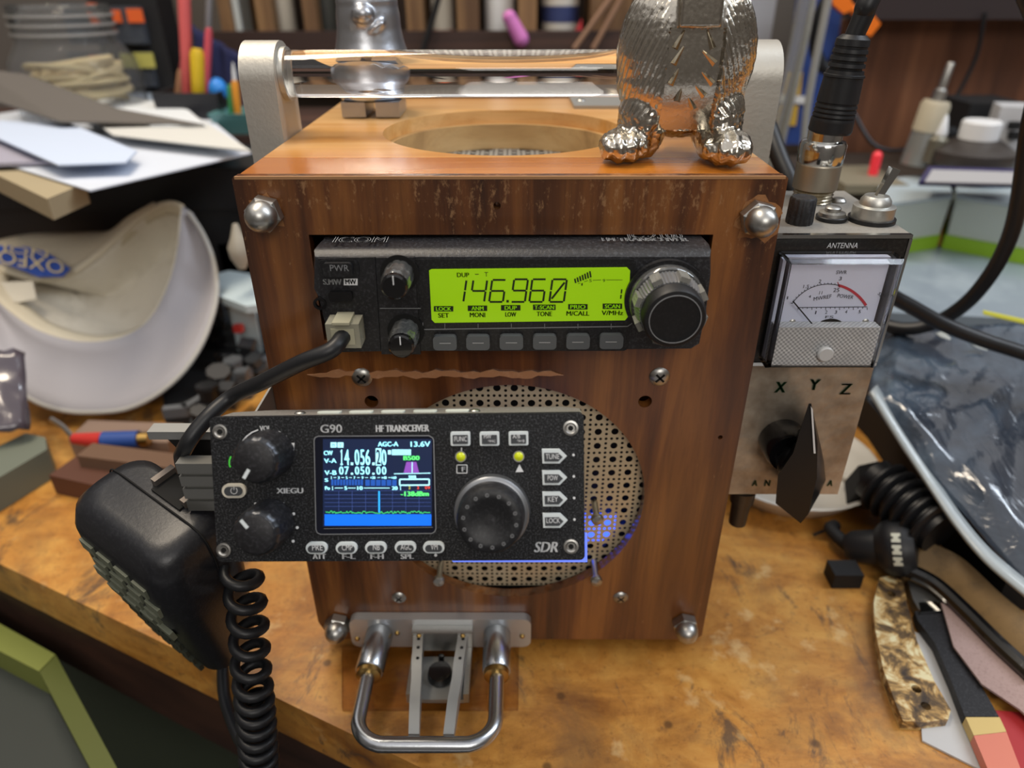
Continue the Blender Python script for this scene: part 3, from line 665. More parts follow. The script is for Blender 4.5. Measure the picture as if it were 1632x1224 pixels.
G2.line(b, [(496, 212), (545, 227), (588, 258), (620, 295), (642, 335)], 9); q = G2.poly([(632, 312), (656, 310), (652, 366), (643, 364)]); b.prism(q, -.0001, 0)
b.done('lettering', M_print, hf)
b = B(); G2.line(b, [(180, 410), (168, 440), (168, 475), (176, 492)], 11); b.done('green_mark', mat('green_led', '#46c040', .4, emit=.3), hf)
# screen
q = G4.poly([(45, 105), (1255, 97), (1302, 140), (1325, 1110), (1285, 1155), (75, 1165), (25, 1120), (5, 145)])
b = B(); b.prism(q, -.0006, .0, .0002); scr = b.done('screen', mat('screen_glass', '#0b1020', .12, coat=.5), hf, label='small colour screen with spectrum display')
b = B(); Fs = Face(GM, .0007, (500, 680, 6.8)); Fs.line(b, [(50, 103), (1250, 97), (1288, 120), (1300, 145), (1325, 1105), (1310, 1140), (1280, 1156), (80, 1166), (40, 1150), (25, 1115), (5, 145), (15, 118), (50, 103)], 9); Fs.line(b, [(110, 1104), (1290, 1090)], 5); b.done('screen_edge', mat('edge_grey', '#a9acb0', .3, .6), scr)
b = B(); Fs.rect(b, 100, 1280, 135, 1082, y=-.0007); b.done('screen_glow', mat('screen_navy', '#0c1a38', .4, emit=.8), scr)
Fs = Face(GM, .00085, (500, 680, 6.8))
b = B(); Fs.rect(b, 118, 1274, 950, 1072, y=-.0009); b.done('waterfall', mat('screen_blue', '#0a68ea', .4, emit=.75), scr)
b = B()
for a in (272, 418, 563, 854, 998, 1142): Fs.line(b, [(a, 700), (a, 930)], 3)
for c in (695, 738, 780, 822, 864): Fs.line(b, [(120, c), (1268, c-2)], 3)
b.done('screen_grid', mat('screen_gridblue', '#43589a', .4, emit=.7), scr)
b = B(); Fs.line(b, [(709, 698), (710, 930)], 18); b.done('tuning_line', mat('screen_cyan', '#2aa2f0', .4, emit=.95), scr)
b = B(); random.seed(3); Fs.line(b, [(130+i*11, 928+random.uniform(-16, 14)) for i in range(104)], 9, y=-.00097); b.done('spectrum_trace', mat('screen_trace', '#37b566', .4, emit=.9), scr)
b = B()
for k in range(11): Fs.rect(b, 190+k*32, 214+k*32, 572, 635)
for k in range(6): Fs.rect(b, 560+k*58, 608+k*58, 576, 640)
b.done('meter_bars', mat('screen_midblue', '#1d4da0', .4, emit=.8), scr)
cy = mat('screen_ice', '#a9ecf8', .4, emit=.95); b = B()
def T(tx, a0, a1, c0, c1, fat=2.5, bb=None):
    t_ = bb or b
    if tx == '1':
        m_ = (a0+a1)/2; w_ = max(3, (a1-a0)*.16); Fs.rect(t_, m_-w_, m_+w_, c0, c1); Fs.rect(t_, m_-w_*2.4, m_+w_*2.4, c1-(c1-c0)*.09, c1); Fs.rect(t_, m_-w_*2.2, m_-w_, c0+(c1-c0)*.07, c0+(c1-c0)*.18); return
    Fs.text(t_, tx, (a0+a1)/2, (c0+c1)/2, a1-a0, c1-c0, fat=fat)
T('AGC-A', 697, 915, 163, 213); T('13.6V', 1052, 1262, 160, 216); T('CW', 112, 205, 260, 308); T('V-A', 115, 246, 345, 392); T('V-B', 120, 246, 474, 522)
for ch, a0, a1 in (('1', 278, 322), ('4', 335, 385), ('0', 447, 495), ('5', 508, 552), ('6', 563, 612), ('0', 740, 788)): T(ch, a0+(8 if ch == '1' else 0), a1-2, 248, 416, 2.5)
for a in (415, 648): Fs.rect(b, a-13, a+13, 388, 416)
Fs.rect(b, 672, 732, 234, 422)
for ch, a0, a1 in (('0', 278, 325), ('7', 337, 383), ('0', 449, 495), ('5', 508, 552), ('0', 565, 610), ('0', 682, 727), ('0', 742, 788)): T(ch, a0, a1-3, 432, 518, 2.5)
for a in (415, 648): Fs.rect(b, a-12, a+12, 500, 520)
for a0 in (184, 258): Fs.rect(b, a0, a0+64, 170, 226)
Fs.rect(b, 805, 838, 255, 300)
for k in range(14): Fs.rect(b, 848+k*15, 859+k*15, 246, 308)
Fs.line(b, [(870, 510), (1265, 503)], 9); Fs.line(b, [(932, 570), (1252, 568), (1252, 632), (932, 634), (932, 570)], 15); Fs.line(b, [(1068, 382), (1068, 498)], 10, y=-.00105)
T('SWR', 1030, 1112, 528, 560, 3); T('S', 122, 156, 560, 596, 3)
for tx, a in (('1', 192), ('3', 272), ('5', 358), ('7', 442), ('9', 530), ('+20', 640), ('+40', 762), ('+60', 868)): T(tx, a-9*len(tx), a+9*len(tx), 538, 566, 2)
for a in (215, 300, 385, 470, 558, 690, 808): Fs.line(b, [(a, 551), (a+30, 551)], 6)
for tx, a0, a1 in (('Po', 125, 175), ('1', 195, 215), ('5', 335, 362), ('10', 474, 530), ('20', 850, 908), ('1', 932, 950)): T(tx, a0, a1, 646, 684, 3)
for a0, a1 in ((228, 318), (372, 455), (545, 825)): Fs.line(b, [(a0, 664), (a1, 664)], 8)
b.done('screen_text', cy, scr)
b = B(); Fk = Face(GM, .00100, (500, 680, 6.8)); Fk.text(b, '2', 702, 328, 40, 160, fat=3); Fk.text(b, 'Y', 290, 200, 26, 34); Fk.text(b, 'n', 215, 200, 26, 30); b.done('screen_dark_text', mat('screen_navy', ''), scr)
b = B(); T('B500', 975, 1145, 315, 362, 4, b); T('-138dBm', 945, 1245, 700, 752, 4, b); b.done('screen_green_text', mat('screen_green', '#62e07a', .4, emit=.9), scr)
b = B(); b.prism(Fs.poly([(1005, 382), (1112, 382), (1142, 498), (975, 500)]), -.0010, -.0009); b.done('filter_shape', mat('screen_purple', '#8d4fb8', .4, emit=.5), scr)
b = B(); T('3', 1120, 1140, 644, 676, .6, b); T('09', 1207, 1260, 644, 676, .6, b); b.done('screen_red_text', mat('screen_red', '#e0573c', .4, emit=.9), scr)
b = B(); T('2', 1028, 1048, 644, 676, .6, b); b.done('screen_yellow_text', mat('screen_yellow', '#c9c85a', .4, emit=.8), scr)

# ribbed grey knob and silver bar behind the left end of the head
mc = thing('microphone_hanger', 'grey metal hook arm sticking out left behind the control head', 'bracket')
p0 = PY(243, 684, -.022); p1 = PY(345, 684, -.022)
b = B(); b.box(p0.x, -.0865, -.026, -.020, p0.z-.002, p0.z+.0014, .0008); b.done('hanger_bar', M_alu2, mc)
b = B(); q = [(p0.x+.001, -.020, p0.z-.002), (p1.x, -.020, p0.z-.002), (p1.x-.006, -.020, p0.z-.020), (p0.x+.012, -.020, p0.z-.020)]; b.slab(q, (0, .002, 0), .0003); b.done('hanger_plate', mat('dark_steel', '#3d3d3e', .4, .8), mc)
b = B(); b.box(-.0960, -.0865, -.0245, -.0215, p0.z-.0018, p0.z+.0008, 0); b.box(-.0960, -.0952, -.0215, .03, p0.z-.006, p0.z+.006, .0004); b.done('hanger_flange', M_alu2, mc)
kn = B(); c = PY(316, 772, -.040)
rb = B()
for k, dz in enumerate((.0088, .0032, -.0024, -.0080)): rb.box(c.x-.0048, -.0905, -.0425, -.0375, c.z+dz-.0022, c.z+dz+.0022, .0019)
rb.box(c.x-.0035, -.0905, -.0415, -.0360, c.z-.010, c.z+.010, 0)
rb.done('ribbed_block', mat('ribbed_grey', '#8a8a86', .38, .8), mc)
b = B(); b.box(-.093, -.0905, -.0415, -.020, c.z-.009, p0.z-.0022, .0004); b.done('hanger_web', M_alu2, mc)

# ================================================================== SWR METER / TUNER BOX
TY = .012; TX0, TX1, TZ0, TZ1, TB = .0965, .1494, .0822, .2043, .0745
tu = thing('swr_meter_box', 'small silver and black meter box fixed to the right side of the wooden box', 'meter')
b = B(); b.box(TX0, TX1, TY+.001, TB, TZ0, TZ1, .0007); b.done('enclosure', mat('hammered_grey', '#95928c', .5, .35, grain=.35, gscale=700, c2='#57524a', bump=.2), tu)
TF = Face(I4, -TY)
# lower hammered plate
b = B(); b.box(TX0, TX1-.0004, TY-.0006, TY+.001, TZ0+.0006, .1495, .0002)
N = Nodes('hammered_plate'); N.b.inputs['Metallic'].default_value = .55; N.b.inputs['Roughness'].default_value = .45
v = N.coord(); f = N.noise(v, 170, 2, .4); N.l(N.ramp(N.noise(v, 45, 4, .6), [(.35, '#8d8070'), (.65, '#c0b6a6')]), N.b.inputs['Base Color']); N.bump(f, .5, .0012)
b.done('lower_plate', N.m, tu)
b = B(); F_ = TF.at_k(-TY+.0008); 
for tx, u, v, w, h in (('X', 1244, 617, 16, 17), ('Y', 1298, 613, 16, 17), ('Z', 1348, 620, 16, 17), ('A', 1203, 770, 8, 9), ('N', 1223, 770, 8, 9), ('N', 1305, 770, 8, 9), ('A', 1323, 770, 8, 9)):
    b = B(); F_.text(b, tx, u, v, w, h, fat=1.2 if w > 10 else .8); b.done('stamped_letter', mat('dark_green_paint', '#1d4227', .4), tu)
b = B(); b.box(TX0, TX1, TY-.0012, TY+.0012, .1495, .1510, .0003); b.box(TX0, TX1, TY-.001, TY+.0012, TZ1-.0012, TZ1+.0002, .0003); b.box(TX1-.0010, TX1+.0002, TY-.001, TY+.0012, .1512, TZ1-.0014, .0003); b.done('edge_trim', M_chrome, tu)
b = B(); b.box(TX0, TX1-.0012, TY-.0008, TY+.0008, .1513, TZ1-.0015, .0001); b.done('upper_plate', mat('name_plate_black', '#1a1918', .35, grain=.3, gscale=800, c2='#5d5a55'), tu)
b = B(); F_ = TF.at_k(-TY+.001); F_.text(b, 'ANTENNA', 1343, 391, 49, 8.5, shear=.1); b.done('lettering', M_print, tu)
# meter
MY = -.0015
MF = Face(I4, .0015)      # front face of the clear cover at y=-.0015
q0 = MF.p(1253, 424); q1 = MF.p(1431, 421); q2 = MF.p(1398, 586); q3 = MF.p(1229, 590)
mx0 = (q0[0]+q3[0])/2; mx1 = (q1[0]+q2[0])/2; mz1 = (q0[1]+q1[1])/2; mz0 = (q2[1]+q3[1])/2
md = B(); md.box(mx0+.0004, mx1+.0010, .0086, TY-.001, mz0, mz1+.0004, .0004); md.done('meter_base', M_matte, tu)
b = B(); b.box(mx0+.001, mx1-.001, .0052, .0084, mz0+.001, mz1-.0005, .0002); o = b.done('dial_card', mat('dial_card', '#c9cde0', .6), tu)
b = B()      # clear cover: shell open at the back
b.loops([[(mx0-.0006, .0088, mz0-.0006), (mx1+.0014, .0088, mz0-.0006), (mx1+.0014, .0088, mz1+.0016), (mx0-.0006, .0088, mz1+.0016)],
         [(mx0-.0006, .0005, mz0-.0006), (mx1+.0014, .0005, mz0-.0006), (mx1+.0014, .0005, mz1+.0016), (mx0-.0006, .0005, mz1+.0016)],
         [(mx0+.0008, MY, mz0+.0008), (mx1-.0002, MY, mz0+.0008), (mx1-.0002, MY, mz1+.0002), (mx0+.0008, MY, mz1+.0002)],
         [(mx0+.0012, MY+.0012, mz0+.0010), (mx1-.0006, MY+.0012, mz0+.0010), (mx1-.0006, MY+.0012, mz1-.0002), (mx0+.0012, MY+.0012, mz1-.0002)],
         [(mx0+.0006, .0084, mz0+.0003), (mx1-.0001, .0084, mz0+.0003), (mx1-.0001, .0084, mz1+.0008), (mx0+.0006, .0084, mz1+.0008)]], cap0=False, cap1=False)
b.done('clear_cover', M_acryl2, tu, ang=20)
# ribbed translucent lower third
N = Nodes('ribbed_diffuser'); N.b.inputs['Base Color'].default_value = lin('#cdcfd0'); N.b.inputs['Roughness'].default_value = .3
ch = N.n('ShaderNodeTexChecker', Scale=1100.0); N.l(N.coord(), ch.inputs['Vector'])
N.l(N.mix(N.noise(N.coord(), 90, 3), N.mix(ch.outputs['Fac'], '#8d9092', '#e3e5e6'), '#8f9193'), N.b.inputs['Base Color']); N.bump(ch.outputs['Fac'], .8, .0004)
zr = MF.p(1300, 524)[1]
b = B(); b.box(mx0+.0012, mx1-.0006, -.0003, .0050, mz0+.0011, zr, .0002); b.done('ribbed_lens', N.m, tu)
x, z = MF.p(1316, 565); b = B(); b.lathe([(.0030, 0), (.0031, .0012), (.0026, .0018), (0, .0018)], (x, -.0003, z), (0, -1, 0), 28); b.done('zero_screw', mat('clear_screw', '#d5d7d8', .25, trans=.2), tu)
DF = Face(I4, -.0051, (1160, 240, 3.4)); b = B()
arc = lambda a: (545+245*math.sin(a)*1.0, 985-262*math.cos(a))
DF.line(b, [arc(a) for a in np.linspace(-.93, .22, 24)], 4)
for k, a in enumerate(np.linspace(-.93, .22, 16)): p_, q_ = arc(a), (545+245*1.03*math.sin(a), 985-262*1.03*math.cos(a)); DF.line(b, [p_, q_], 3)
DF.line(b, [(380, 850), (755, 846)], 4)
for k in range(16): a = 380+k*25; DF.line(b, [(a, 849), (a, 849+(14 if k % 3 == 0 else 8))], 3)
for tx, a, c, w, h in (('SWR', 616, 659, 58, 20), ('3', 610, 693, 14, 20), ('2', 499, 708, 14, 20), ('1.5', 424, 736, 30, 18), ('4', 444, 790, 12, 16), ('11', 503, 770, 16, 18), ('25', 588, 755, 32, 22), ('1', 476, 877, 6, 18), ('2', 533, 875, 12, 18), ('3', 585, 875, 12, 18), ('4', 641, 873, 12, 18), ('5', 714, 872, 12, 18), ('FS', 550, 901, 44, 14), ('1', 323, 797, 6, 16)): DF.text(b, tx, a, c, w, h)
DF.text(b, 'MWREF', 513, 796, 95, 20, rot=.18); DF.text(b, 'POWER', 637, 790, 88, 20, rot=-.12); DF.text(b, 'SET', 832, 786, 50, 16, rot=-.7)
b.done('dial_print', mat('dial_ink', '#33343c', .5), tu)
b = B(); DF.line(b, [arc(a) for a in np.linspace(.22, .98, 20)], 14); DF.line(b, [(595, 712), (606, 742)], 4); b.done('red_arc', mat('dial_red', '#b23a45', .5), tu)
b = B(); DN = Face(I4, -.0030, (1160, 240, 3.4)); DN.line(b, [(352, 815), (470, 955)], 7, y=.0030); b.done('needle', M_matte, tu)
x, z = DF.p(545, 985); b = B(); b.prism([(x+.0068*math.cos(a), z+.0058*math.sin(a)) for a in np.linspace(0, math.pi, 16)], .0048, .0053); b.done('movement_window', mat('movement_dark', '#2a2522', .3, .5), tu)
for a, c in ((350, 930), (745, 928)): x, z = DF.p(a, c); screw((x, .0052, z), .0013, tu, slot=False)
# pointer knob
kx, kz = Face(I4, .010).p(1272, 745)
b = B(); b.lathe([(.0098, 0), (.0100, .002), (.0095, .010), (.0088, .012)], (kx, TY-.0008, kz), (0, -1, 0), 40); pk = b.done('pointer_knob', M_gloss, tu, label='large black bar knob with a white line')
w0 = [(PY(u, v, .008)) for u, v in ((1285, 668), (1293, 662), (1313, 735), (1316, 765), (1305, 790), (1262, 792), (1240, 770), (1252, 718), (1272, 700))]
w1 = [(PY(u, v, -.002)) for u, v in ((1288, 650), (1294, 648), (1309, 715), (1311, 770), (1296, 805), (1272, 815), (1237, 788), (1246, 735), (1268, 705))]
w2 = [(PY(u, v, -.010)) for u, v in ((1289, 643), (1293, 643), (1303, 705), (1302, 762), (1288, 820), (1276, 834), (1236, 802), (1240, 757), (1264, 722))]
b.lathe([(.0, 0), (.0, .001)], (0, 0, 0), (0, 0, 1), 3) if 0 else None
b = B(); b.loops([w0, w1, w2]); b.done('knob_bar', mat('knob_black', '#0c0c0d', .3, spec=.35), pk, ang=30)
b = B(); b.ell(PY(1262, 738, -.002), (.0062, .0070, .0070), n=14); b.done('knob_hub', mat('knob_black', '#0c0c0d', .3, spec=.35), pk)
b = B(); P_ = [PY(1292, 647, -.0104), PY(1295, 652, -.0104), PY(1299.5, 722, -.0104), PY(1296.5, 722, -.0104)]; b.slab(P_, (0, -.0003, 0)); b.done('pointer_line', M_print, pk)
# top controls
def on_top(u, v): p = PZ(u, v, TZ1); return p.x, p.y
x, y = on_top(1273, 355); b = B(); b.lathe([(.0050, 0), (.0052, .001), (.0050, .0095), (.0044, .0102), (.0036, .0100), (0, .0098)], (x, y, TZ1), (0, 0, 1), 48, warp=lambda i, h: 1-(.06 if i % 3 == 0 else 0)); b.done('trim_knob', M_black, tu, ang=40)
x, y = on_top(1324, 350); b = B(); b.lathe([(.0058, 0), (.0059, .0015), (.0056, .0018)], (x, y, TZ1), (0, 0, 1), 36); o = b.done('push_button', M_rubber, tu); b = B(); b.lathe([(.0052, 0), (.0050, .0012), (.0030, .0016), (.0030, .0030), (.0022, .0036), (0, .0037)], (x, y, TZ1+.0018), (0, 0, 1), 36); b.done('button_cap', M_steel, o)
x, y = on_top(1336, 322); b = B(); b.lathe([(.0032, 0), (.0031, .0008), (.0022, .0017), (0, .002)], (x, y, TZ1), (0, 0, 1), 24); b.done('rivet', M_steel, tu)
x, y = on_top(1388, 352); b = B(); b.lathe([(.0088, 0), (.0088, .0016)], (x, y, TZ1), (0, 0, 1), 40); sw = b.done('toggle_switch', M_rubber, tu)
b = B(); b.lathe([(.0078, 0), (.0078, .0045), (.0062, .0050)], (x, y, TZ1+.0016), (0, 0, 1), 40); b.lathe([(.0058, 0), (.0056, .0018), (.0044, .0034), (.003, .0034)], (x, y, TZ1+.0066), (0, 0, 1), 40); b.done('switch_nut', M_alu, sw)
b = B(); b.lathe([(.0016, 0), (.0019, .006), (.0024, .0125), (.0023, .013)], (x, y, TZ1+.008), (.34, .02, 1), 4); b.done('switch_lever', M_chrome, sw, ang=30)
x_, y_ = (.1012, .030)
b = B(); b.cyl((.1077, .016, TZ0-.0002), (.1077, .016, TZ0-.007), .0056, .0054, 24); b.cyl((.1077, .016, TZ0-.007), (.1077, .016, TZ0-.020), .0044, .0040, 24); b.done('bottom_socket', mat('bronze_dark', '#4c443a', .4, .7), tu)
# ------------------------------------------------------------------ coax connector + antenna cable
cx_, cy_ = .1290, .0585
co = thing('coax_plug', 'chrome screw plug with black ribbed boot standing on the meter box', 'plug', (cx_, cy_, TZ1))
b = B()
for k in range(4): b.lathe([(.0074, k*.0014), (.0082, k*.0014+.0005), (.0074, k*.0014+.0012)], (0, 0, 0), (0, 0, 1), 40)
b.lathe([(.0074, 0), (.0076, .006)], (0, 0, 0), (0, 0, 1), 40); b.done('socket_thread', M_nickel, co)
kn = lambda i, h: 1+(.022 if (i+int(round(h*1000/.55))) % 2 else -.012)
b = B(); b.lathe([(.0088, .0056+.00055*k) for k in range(19)]+[(.0086, .0160)], (0, 0, 0), (0, 0, 1), 110, warp=kn); b.done('knurled_sleeve', mat('knurl_nickel', '#b3ab9c', .42, .9), co, ang=15)
b = B(); b.lathe([(.0088, .0160), (.0091, .0166), (.0092, .0235), (.0085, .0247), (.0068, .0252), (.0068, .029)], (0, 0, 0), (0, 0, 1), 48); b.done('plug_shell', M_chrome, co)
pr = [(.0080, .0280), (.0085, .0290), (.0084, .0325)]
for k in range(4): h = .0328+k*.0017; pr += [(.0084-.0001*k, h), (.0082-.0001*k, h+.0010), (.0076, h+.0011), (.0076, h+.0016)]
pr += [(.0080, .0398), (.0074, .0490), (.0078, .0492), (.0077, .0500)]
for k in range(4): h = .0502+k*.0025; pr += [(.0072-.0002*k, h), (.0070-.0002*k, h+.0013), (.0060, h+.0014), (.0060, h+.0023)]
pr += [(.0064, .0602), (.0062, .0625), (.0044, .0640), (.0036, .0641)]
b = B(); b.lathe(pr, (0, 0, 0), (.05, .0, 1), 40); b.done('cable_boot', M_rubber, co, ang=25)
top = Vector((cx_+.0031, cy_+.0, TZ1+.0630))
cable = B()
pts = [top, top+Vector((.0020, .0, .008)), PY(1385, 0, .0585), PY(1440, -110, .066), PY(1560, -130, .085), PY(1660, 60, .10), PY(1640, 210, .115), PY(1612, 370, .13), PY(1560, 462, .145), PY(1500, 510, .16), PY(1440, 524, .17), PY(1370, 505, .19), PY(1300, 490, .205), Vector((.13, .23, .05)), Vector((.12, .26, BZ+.0045))]
cable.tube(pts, lambda t: .0036+.0006*min(1, t*5), 16, 10); tag(cable.done('antenna_cable', M_rubber), 'thick black cable looping from the chrome plug down behind the meter', 'cable')
pts = [Vector((.200, .200, BZ+.0045)), Vector((.170, .170, .03)), Vector((.160, .140, .09)), PY(1340, 436, .118), PY(1432, 478, .125), PY(1500, 515, .125), PY(1570, 543, .12), PY(1640, 566, .115), PY(1760, 610, .10), Vector((.44, .09, .045)), Vector((.54, .10, .0365))]
cable = B(); cable.tube(pts, .0042, 16, 10); tag(cable.done('coax_cable', M_rubber), 'second black cable crossing over the looped one to the frame edge', 'cable')
pts = [PY(1190, 130, .16), PY(1216, 180, .14), PY(1242, 250, .12), PY(1270, 320, .105), PY(1290, 420, .1), Vector((.118, .105, .05)), Vector((.115, .13, BZ+.0045))]
cable = B(); cable.tube(pts, .0044, 16, 8); tag(cable.done('rear_cable', M_rubber), 'black cable running down between the wooden box and the meter box', 'cable')

# ================================================================== MORSE KEY on the lower front
mk = thing('morse_key', 'chrome two-paddle Morse key with a U-shaped guard bar at the bottom front', 'morse key')
b = B(); b.prism(rrect(-.0785, .0097, .0000, .0192, .0042, 6), -.0048, -.0003, .0014, 3); b.done('mount_plate', mat('plate_chrome', '#c9ccce', .38, .75), mk)
zc = .0100
for x0, x1 in ((-.0640, -.0655), (-.0068, -.0065)):
    b = B(); b.lathe([(.0062, 0), (.0066, .0006), (.0066, .022), (.0062, .0226)], (x0, -.0049, zc), (x1-x0, -.028, 0), 36); b.done('guard_post', M_key, mk)
    b = B(); b.lathe([(.0058, 0), (.0056, .002), (.004, .0026)], (x0+(x1-x0)*.85, -.0277, zc), (0, -1, 0), 36); b.done('brass_collar', M_brass, mk)
lx, rx = -.0655, -.0064
pts = [(lx, -.0303, zc), (lx, -.044, zc)]+[(lx+.013-.013*math.cos(a), -.0505-.0125*math.sin(a), zc) for a in np.linspace(0, math.pi/2, 7)]+[(-.035, -.063, zc)]+[(rx-.013+.013*math.sin(a), -.0505-.0125*math.cos(a), zc) for a in np.linspace(0, math.pi/2, 7)]+[(rx, -.044, zc), (rx, -.0303, zc)]
b = B(); b.tube(pts, .0033, 20, 3); b.done('guard_bar', M_key, mk)
for u0, u1 in ((655, 657), (727, 712)):
    xa = PZ(u0+10, 1010, zc).x; xb = PZ(u1, 1160, zc).x; b = B()
    pr = [(-.0055, zc-.0035), (-.0055, zc+.004), (-.030, zc+.004), (-.034, zc+.002), (-.046, zc+.0035), (-.050, zc+.003), (-.058, zc-.0005), (-.058, zc-.0035), (-.046, zc-.0035), (-.032, zc-.0035), (-.030, zc-.0035)]
    pr = [(-.006, zc-.004), (-.006, zc+.004), (-.026, zc+.004), (-.031, zc+.0015), (-.044, zc+.0030), (-.0575, zc-.001), (-.0585, zc-.0045), (-.044, zc-.0055), (-.030, zc-.004)]
    b.slab([(xa-.0014+(xb-xa)*(-p[0]-.006)/.052, p[0], p[1]) for p in pr], (.0046, 0, 0), .0005, 2); o = b.done('paddle', M_alu2, mk)
    for yy in (-.012, -.017, -.023):
        t_ = (-yy-.006)/.052; b = B(); b.lathe([(.0008, 0), (.0008, .0002)], (xa+(xb-xa)*t_+.0013, yy, zc+.00405), (0, 0, 1), 12); b.done('paddle_hole', M_hole, o)
b = B(); b.box(-.0475, -.0185, -.010, -.0049, .0035, .0155, .0006); b.box(-.0475, -.0455, -.036, -.0102, .000, .006, .0005); b.box(-.0215, -.0190, -.036, -.0102, .0, .006, .0005); b.done('key_frame', M_steel, mk)
b = B(); b.box(-.0455, -.0215, -.034, -.0102, -.0030, -.0006, .0004); b.done('key_base', M_alu2, mk)
b = B(); b.lathe([(.0058, 0), (.0060, .002), (.0054, .0045), (0, .0048)], (-.0335, -.022, -.0004), (0, 0, 1), 30); b.lathe([(.0014, 0), (.0014, .004), (.0005, .0044)], (-.0335, -.015, .001), (0, .3, 1), 16); b.done('adjusting_knob', M_gloss, mk)
for (x, z) in ((-.0755, .007), (-.0555, .011), (-.012, .011), (.0055, .009), (-.0440, .0150), (-.0230, .0150)): 
    screw((x, -.0049 if abs(x+.0335) > .013 else -.0101, z-.001), .0013, mk, m=M_brass, slot=False, h=.9)
q = [PZ(545, 1030, BZ+.0027), PZ(827, 1030, BZ+.0027), PZ(826, 1127, BZ+.0027), PZ(545, 1127, BZ+.0027)]
b = B(); b.slab([(p.x, p.y, BZ+.0001) for p in q], (0, 0, .0026), .0004); tag(b.done('acrylic_sheet', mat('smoky_acrylic', '#efe3d6', .1, trans=1, ior=1.12)), 'thin brownish clear sheet lying under the Morse key', 'sheet')

# ================================================================== HAND MICROPHONE
mp = Vector((-.1328, -.0370, .118)); wv = Vector((.79, -.61, 0)).normalized(); bk = Vector((-wv.y, wv.x, 0))
tilt = .10
MMX = Matrix.Translation(mp) @ Matrix(((wv.x, bk.x, 0), (wv.y, bk.y, 0), (0, 0, 1))).to_4x4() @ Matrix.Rotation(.20, 4, 'Y') @ Matrix.Rotation(.13, 4, 'X') @ Matrix.Rotation(.10, 4, 'Z')
mic = thing('hand_microphone', 'black hand microphone with grey keypad hanging left of the control head', 'microphone', MMX.to_translation(), MMX.to_euler())
def sect(z, hw, yf, yb, r, n=6):
    return [(p[0], p[1], z) for p in rrect(-hw, hw, yf, yb, r, n)]
def shell(zs): return [sect(*a) for a in zs]
body = shell([(.001, .0200, -.0120, .0085, .0090), (.0, .0245, -.0165, .0115, .010), (-.004, .0275, -.0195, .0130, .010), (-.012, .0290, -.0215, .0140, .010), (-.035, .0290, -.0220, .0145, .010), (-.060, .0270, -.0195, .0140, .010), (-.085, .0240, -.0160, .0130, .009), (-.099, .0225, -.0135, .0120, .009), (-.105, .0200, -.0115, .0105, .009), (-.1085, .0150, -.0080, .0080, .0075)])
b = B(); b.loops([[(p[0], p[1], p[2]*.95) for p in l] for l in body])
o = b.done('microphone_body', mat('mic_black', '#1b1c20', .34, grain=.15, gscale=700, c2='#56585c', bump=.12), mic, ang=60)
sb = B()
for k in range(len(body)-1): pass
sm = [(-.0292, 0, -.030)]
pts = [(-.0292, .0, -.07), (-.0296, .0, -.035), (-.0294, 0, -.012), (-.0272, 0, -.002), (-.020, 0, .0014), (.0, 0, .0014), (.020, 0, .0014), (.0272, 0, -.002), (.0294, 0, -.012), (.0296, 0, -.035), (.0275, 0, -.07)]
sb.tube(pts, .00035, 8, 6); sb.done('seam', M_hole, mic)
# hook slot and lug on the top end
b = B(); b.box(-.004, .012, .002, .0125, -.001, .0018, .001); b.done('hook_slot', M_hole, mic)
b = B(); b.box(-.006, -.0035, .004, .013, .001, .0045, .0006); b.box(.0105, .013, .004, .013, .001, .0045, .0006); b.tube([(.004, .0145, .001), (.004, .0145, .007)], .0035, 16); b.done('hook_stud', mat('hook_grey', '#6d655f', .45, .4), mic)
key = mat('keypad_olive', '#6c7060', .5, bump=.05)
def fy(z):   # keypad surface depth
    zs = [-.012, -.035, -.060, -.085, -.103]; ys = [-.0215, -.0220, -.0195, -.0160, -.0135]; return float(np.interp(-z, [-a for a in zs], ys))
b = B(); b.prism([(p[0], p[1]) for p in [(-.021, -.016), (.021, -.016), (.020, -.060), (-.020, -.060)]], -.0222, -.0221); b.bm.clear()
for r_ in range(4):
    for c_ in range(4):
        z0 = -.016-r_*.0088; x0 = -.0195+c_*.0103+(.004 if r_ % 2 else 0)-.002
        y0 = fy(z0-.003)
        bb = B(); mxk = Matrix.Translation((x0+.0045, y0-.0003, z0-.003)) @ Matrix.Rotation(math.atan2(fy(z0-.006)-fy(z0), -.006)*-1 if z0 < -.035 else 0, 4, 'X')
        bb.box(-.0038, .0038, -.0006, .0012, -.0027, .0027, .0009, mxk); bb.done('keypad_button', key, mic)
for r_ in range(5):
    for c_ in range(5):
        z0 = -.056-r_*.008; x0 = -.014+c_*.007; bb = B(); bb.box(x0-.0024, x0+.0024, fy(z0)-.0009, fy(z0)+.001, z0-.0022, z0+.0022, .0008); bb.done('small_button', mat('keypad_dark', '#35382f', .5), mic)
b = B(); b.tube([(0, .001, -.107), (0, .001, -.1145), (.0015, .0, -.121)], lambda t: .0048-.0018*t, 16, 6); b.done('strain_relief', M_rubber, mic)
mic_end = MMX @ Vector((.0015, 0, -.121))
